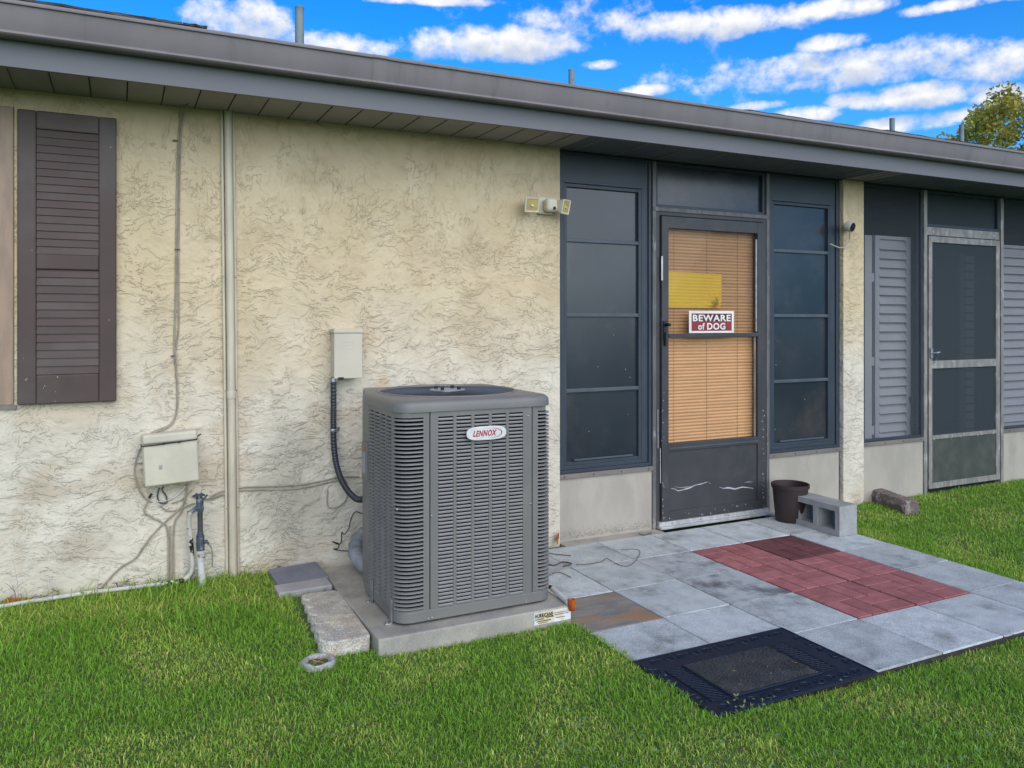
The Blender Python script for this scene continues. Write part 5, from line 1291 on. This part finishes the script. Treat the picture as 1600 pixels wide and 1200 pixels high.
# ------------------------------------------------------------------ grass
def grass_mesh(name, n, region, hmin, hmax, wmin, wmax, reject, tone, lean=.95, z_off=0, seed=3, parent=None, label=None):
    rng = np.random.default_rng(seed)
    x = rng.uniform(region[0], region[1], n); y = rng.uniform(region[2], region[3], n)
    keep = ~reject(x, y); x, y = x[keep], y[keep]; n = len(x); z = lawn_z(x, y)
    clump = np.array([mnoise.noise(Vector((a*2.3, b*2.3, 0))) for a, b in zip(x, y)])
    c2 = np.array([mnoise.noise(Vector((a*7+9, b*7, 3))) for a, b in zip(x, y)])
    h = rng.uniform(hmin, hmax, n)*(1+.35*clump+.4*c2); w = rng.uniform(wmin, wmax, n)
    near = np.exp(-((y)/.22)**2)*(x < 2); h *= 1+.35*near
    a = rng.uniform(0, 2*np.pi, n); b = a + rng.normal(0, .8, n); le = rng.uniform(.15, 1, n)**1.2*lean*2
    dx, dy = np.cos(b), np.sin(b); sx, sy = np.cos(a+np.pi/2), np.sin(a+np.pi/2)
    T_ = [0, .45, .8, 1]; WW = [1, .9, .55, 0]
    V = np.zeros((n, 7, 3)); idx = 0
    for t, ww in zip(T_, WW):
        cz = z + h*t*np.cos(le*t*.9) + z_off - (.004 if t == 0 else 0); cx = x + dx*h*t*np.sin(le*t*.9); cy = y + dy*h*t*np.sin(le*t*.9)
        if ww: 
            for s in (-1, 1): V[:, idx] = np.stack([cx+sx*w*ww*s, cy+sy*w*ww*s, cz], -1); idx += 1
        else: V[:, idx] = np.stack([cx, cy, cz], -1)
    base = (np.arange(n)*7)[:, None]
    quads = np.concatenate([base+np.array([[0, 1, 3, 2]]), base+np.array([[2, 3, 5, 4]])], 0).reshape(-1, 4); tris = (base+np.array([[4, 5, 6]]))
    nv = n*7; loops = np.concatenate([quads.ravel(), tris.ravel()]); nf = len(quads)+len(tris)
    me = bpy.data.meshes.new(name); me.vertices.add(nv); me.vertices.foreach_set('co', V.ravel())
    me.loops.add(len(loops)); me.loops.foreach_set('vertex_index', loops.astype(np.int32)); me.polygons.add(nf)
    ls = np.concatenate([np.arange(len(quads))*4, len(quads)*4+np.arange(len(tris))*3]); me.polygons.foreach_set('loop_start', ls.astype(np.int32))
    me.update(calc_edges=True)
    colr = tone(x, y, clump, c2, rng)                 # n x 3
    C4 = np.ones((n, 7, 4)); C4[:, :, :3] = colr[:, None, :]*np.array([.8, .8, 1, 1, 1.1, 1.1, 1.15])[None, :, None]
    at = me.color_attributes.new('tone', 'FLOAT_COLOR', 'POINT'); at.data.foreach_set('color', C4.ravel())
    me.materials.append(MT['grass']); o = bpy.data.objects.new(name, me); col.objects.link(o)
    tag(o, label, None, None, 'stuff'); return o
def reject(x, y):
    r = (x > 1.884) & (x < 4.262) & (y > -2.110) & (y < 0)
    r |= (x > .958) & (x < 1.862) & (y > -1.148) & (y < 0)
    r |= (y > -.012) & (x < 5.1); r |= (y > .02)
    r |= (x > .70) & (x < .95) & (y > -.40)
    r |= (x > .735) & (x < .955) & (y > -1.085) & (y < -.42)
    r |= np.hypot(x-dc[0], y-dc[1]) < .066
    r |= (x > mx0+.01) & (x < mx1) & (y > my0+.012) & (y < my1)
    ssx = (x-rx.x)*ax.x+(y-rx.y)*ax.y; ssn = (x-rx.x)*nn.x+(y-rx.y)*nn.y
    r |= (ssx > 0) & (ssx < L_s) & (ssn > 0) & (ssn < .10)
    return r
L_s = (ry-rx).length
def tone(x, y, c, c2, rng):
    n = len(x); g = np.array([.225, .420, .040]); lt_ = np.array([.42, .56, .095]); br = np.array([.50, .42, .15]); dk = np.array([.175, .375, .036])
    t = rng.random(n); f = np.clip(.5+.9*c+.35*c2, 0, 1)[:, None]
    o = dk*(f)+g*(1-f); o = o*(1-.35*t[:, None])+lt_*(.35*t[:, None])
    yel = np.clip((-c-.02)*2.2 + np.exp(-((y+.25)/.3)**2)*(x < 1.2)*.35 + .05, 0, .42); k = (rng.random(n) < yel)[:, None]
    o = np.where(k, lt_*(.5+.5*rng.random((n, 1)))+br*.35, o)
    k = (rng.random(n) < .025+.06*np.clip(-c2, 0, 1))[:, None]; o = np.where(k, br*(.6+.5*rng.random((n, 1))), o)
    return o*rng.uniform(.8, 1.2, (n, 1))
grass_mesh('grass', 400000, (-1.4, 4.6, -3.1, 0), .013, .029, .0010, .0022, reject, tone, label='green lawn grass in front of the house')
grass_mesh('grass', 150000, (4.25, 9.0, -3.4, .03), .014, .032, .0013, .0026, reject, tone, seed=5, label='green lawn grass right of the patio')
grass_mesh('grass', 60000, (-4.5, -1.4, -4.5, 0), .024, .05, .002, .0035, reject, tone, seed=6, label='green lawn grass left of the picture')
grass_mesh('grass', 70000, (-1.4, 9.0, -6.0, -3.1), .024, .05, .002, .0035, reject, tone, seed=8, label='green lawn grass nearest the viewer')
grass_mesh('long_grass', 5200, (-1.2, 1.0, -.75, -.01), .035, .085, .0011, .0020, reject, tone, lean=1.3, seed=11, label='longer uncut grass under the tap')
def near_edge_reject(x, y): return reject(x, y)
# clover-like pale weeds
def clover():
    rng = np.random.default_rng(4); q = MB(); tones = []
    spots = []
    while len(spots) < 420:
        x, y = rng.uniform(.9, 5.2), rng.uniform(-3.0, -1.55)
        if rng.random() > np.exp(-((y+2.45)/.5)**2)*(.3+.7*(x > 1.2)): continue
        if reject(np.array([x]), np.array([y]))[0]: continue
        spots.append((x, y))
    for x, y in spots:
        z0 = float(lawn_z(x, y))+rng.uniform(.03, .046); k = rng.integers(3, 6); a0 = rng.uniform(0, 6.28); s = rng.uniform(.005, .0105)
        for j in range(k):
            a = a0+j*6.28/k; d = Vector((math.cos(a), math.sin(a), rng.uniform(-.1, .6))).normalized(); n_ = Vector((-d.y, d.x, 0)).normalized(); b = Vector((x, y, z0))
            q.add([b, b+d*s*.6+n_*s*.38, b+d*s*1.2, b+d*s*.6-n_*s*.38], [(0, 1, 2, 3)])
            tones += [.8+.3*rng.random()]*4
    o = q.build('clover', MT['grass'], None, label='scattered pale clover weeds in the near lawn', kind='stuff')
    at = o.data.color_attributes.new('tone', 'FLOAT_COLOR', 'POINT'); c = np.array([[.24*t, .36*t, .18*t, 1] for t in tones]); at.data.foreach_set('color', c.ravel())
clover()
# sprig creeping over the mat
q = MB(); tn = []
for px, py in ((1145, 1095), (1155, 1092), (1150, 1088), (1163, 1099), (1172, 1103), (1180, 1108), (1140, 1100), (1188, 1112), (1160, 1106)):
    b = Vector(G(px, py, .02))
    for j in range(4):
        a = random.uniform(0, 6.28); d = Vector((math.cos(a), math.sin(a), .5)).normalized(); n_ = Vector((-d.y, d.x, 0)).normalized(); s = random.uniform(.010, .017)
        q.add([b, b+d*s*.6+n_*s*.25, b+d*s*1.2, b+d*s*.6-n_*s*.25], [(0, 1, 2, 3)]); tn += [random.uniform(.8, 1.2)]*4
sg = q.build('creeping_sprig', MT['grass'], None, label='pale leafy sprig creeping over the near corner of the doormat', cat='weed')
at = sg.data.color_attributes.new('tone', 'FLOAT_COLOR', 'POINT'); at.data.foreach_set('color', np.array([[.30*t, .36*t, .14*t, 1] for t in tn]).ravel())

# ------------------------------------------------------------------ tree behind the roof
def tree(base, H_, rad):
    t = thing('tree', 'leafy yellow green tree rising behind the roof at the right edge', 'tree', base)
    b = Vector(base); cr = b+Vector((0, 0, H_))
    q = MB(); q.tube([b, b+Vector((.1, 0, H_*.3)), b+Vector((-.1, .1, H_*.6)), b+Vector((0, 0, H_*.85))], [.32, .26, .2, .1], 10)
    q.build('trunk', MT['bark'], t, smooth=True)
    rng = np.random.default_rng(12)
    for k in range(12):
        a = rng.uniform(0, 6.28); el = rng.uniform(.1, 1.2); L_ = rad*rng.uniform(.6, .95); s = b+Vector((0, 0, H_*rng.uniform(.45, .8)))
        e = s + Vector((math.cos(a)*math.cos(el), math.sin(a)*math.cos(el), math.sin(el)))*L_
        MB().tube(smoothpts([s, s.lerp(e, .5)+Vector((rng.uniform(-.3, .3), rng.uniform(-.3, .3), .2)), e], 4), [.09*(1-.09*i) for i in range(9)], 6).build('limb', MT['bark'], t, smooth=True)
    # clumps of leaves
    cl = []
    for k in range(95):
        d = Vector(rng.normal(size=3)).normalized(); r_ = rad*rng.uniform(.45, 1)**.6; c = cr+Vector((d.x*r_, d.y*r_, d.z*r_*.8)); cl.append((c, rng.uniform(.35, .75), rng.uniform(.7, 1.3)))
    n = 24000; V = np.zeros((n, 4, 3)); C4 = np.ones((n, 4, 4))
    for i in range(n):
        c, s, tn_ = cl[rng.integers(len(cl))]; d = Vector(rng.normal(size=3)); d = d.normalized()*s*rng.random()**.4; p = c+d
        a = Vector(rng.normal(size=3)).normalized(); bb = a.cross(Vector(rng.normal(size=3))).normalized(); L_ = rng.uniform(.07, .13)
        V[i] = [p-a*L_, p+bb*L_*.45, p+a*L_, p-bb*L_*.45]
        g = np.array([.50, .46, .09])*rng.uniform(.6, 1.3)*tn_
        if rng.random() < .25: g = np.array([.60, .46, .12])*rng.uniform(.7, 1.2)
        C4[i, :, :3] = g
    me = bpy.data.meshes.new('crown'); me.from_pydata(V.reshape(-1, 3)-np.array(b), [], np.arange(n*4).reshape(-1, 4).tolist())
    at = me.color_attributes.new('tone', 'FLOAT_COLOR', 'POINT'); at.data.foreach_set('color', C4.ravel()); me.materials.append(MT['leaf'])
    o = bpy.data.objects.new('crown', me); col.objects.link(o); place(o, b, t); o['kind'] = 'stuff'
d = ray(1645, 230); tt = (14+CD)/d.y
tree((d.x*tt, 14, 0), CH+d.z*tt-.3, 3.9)
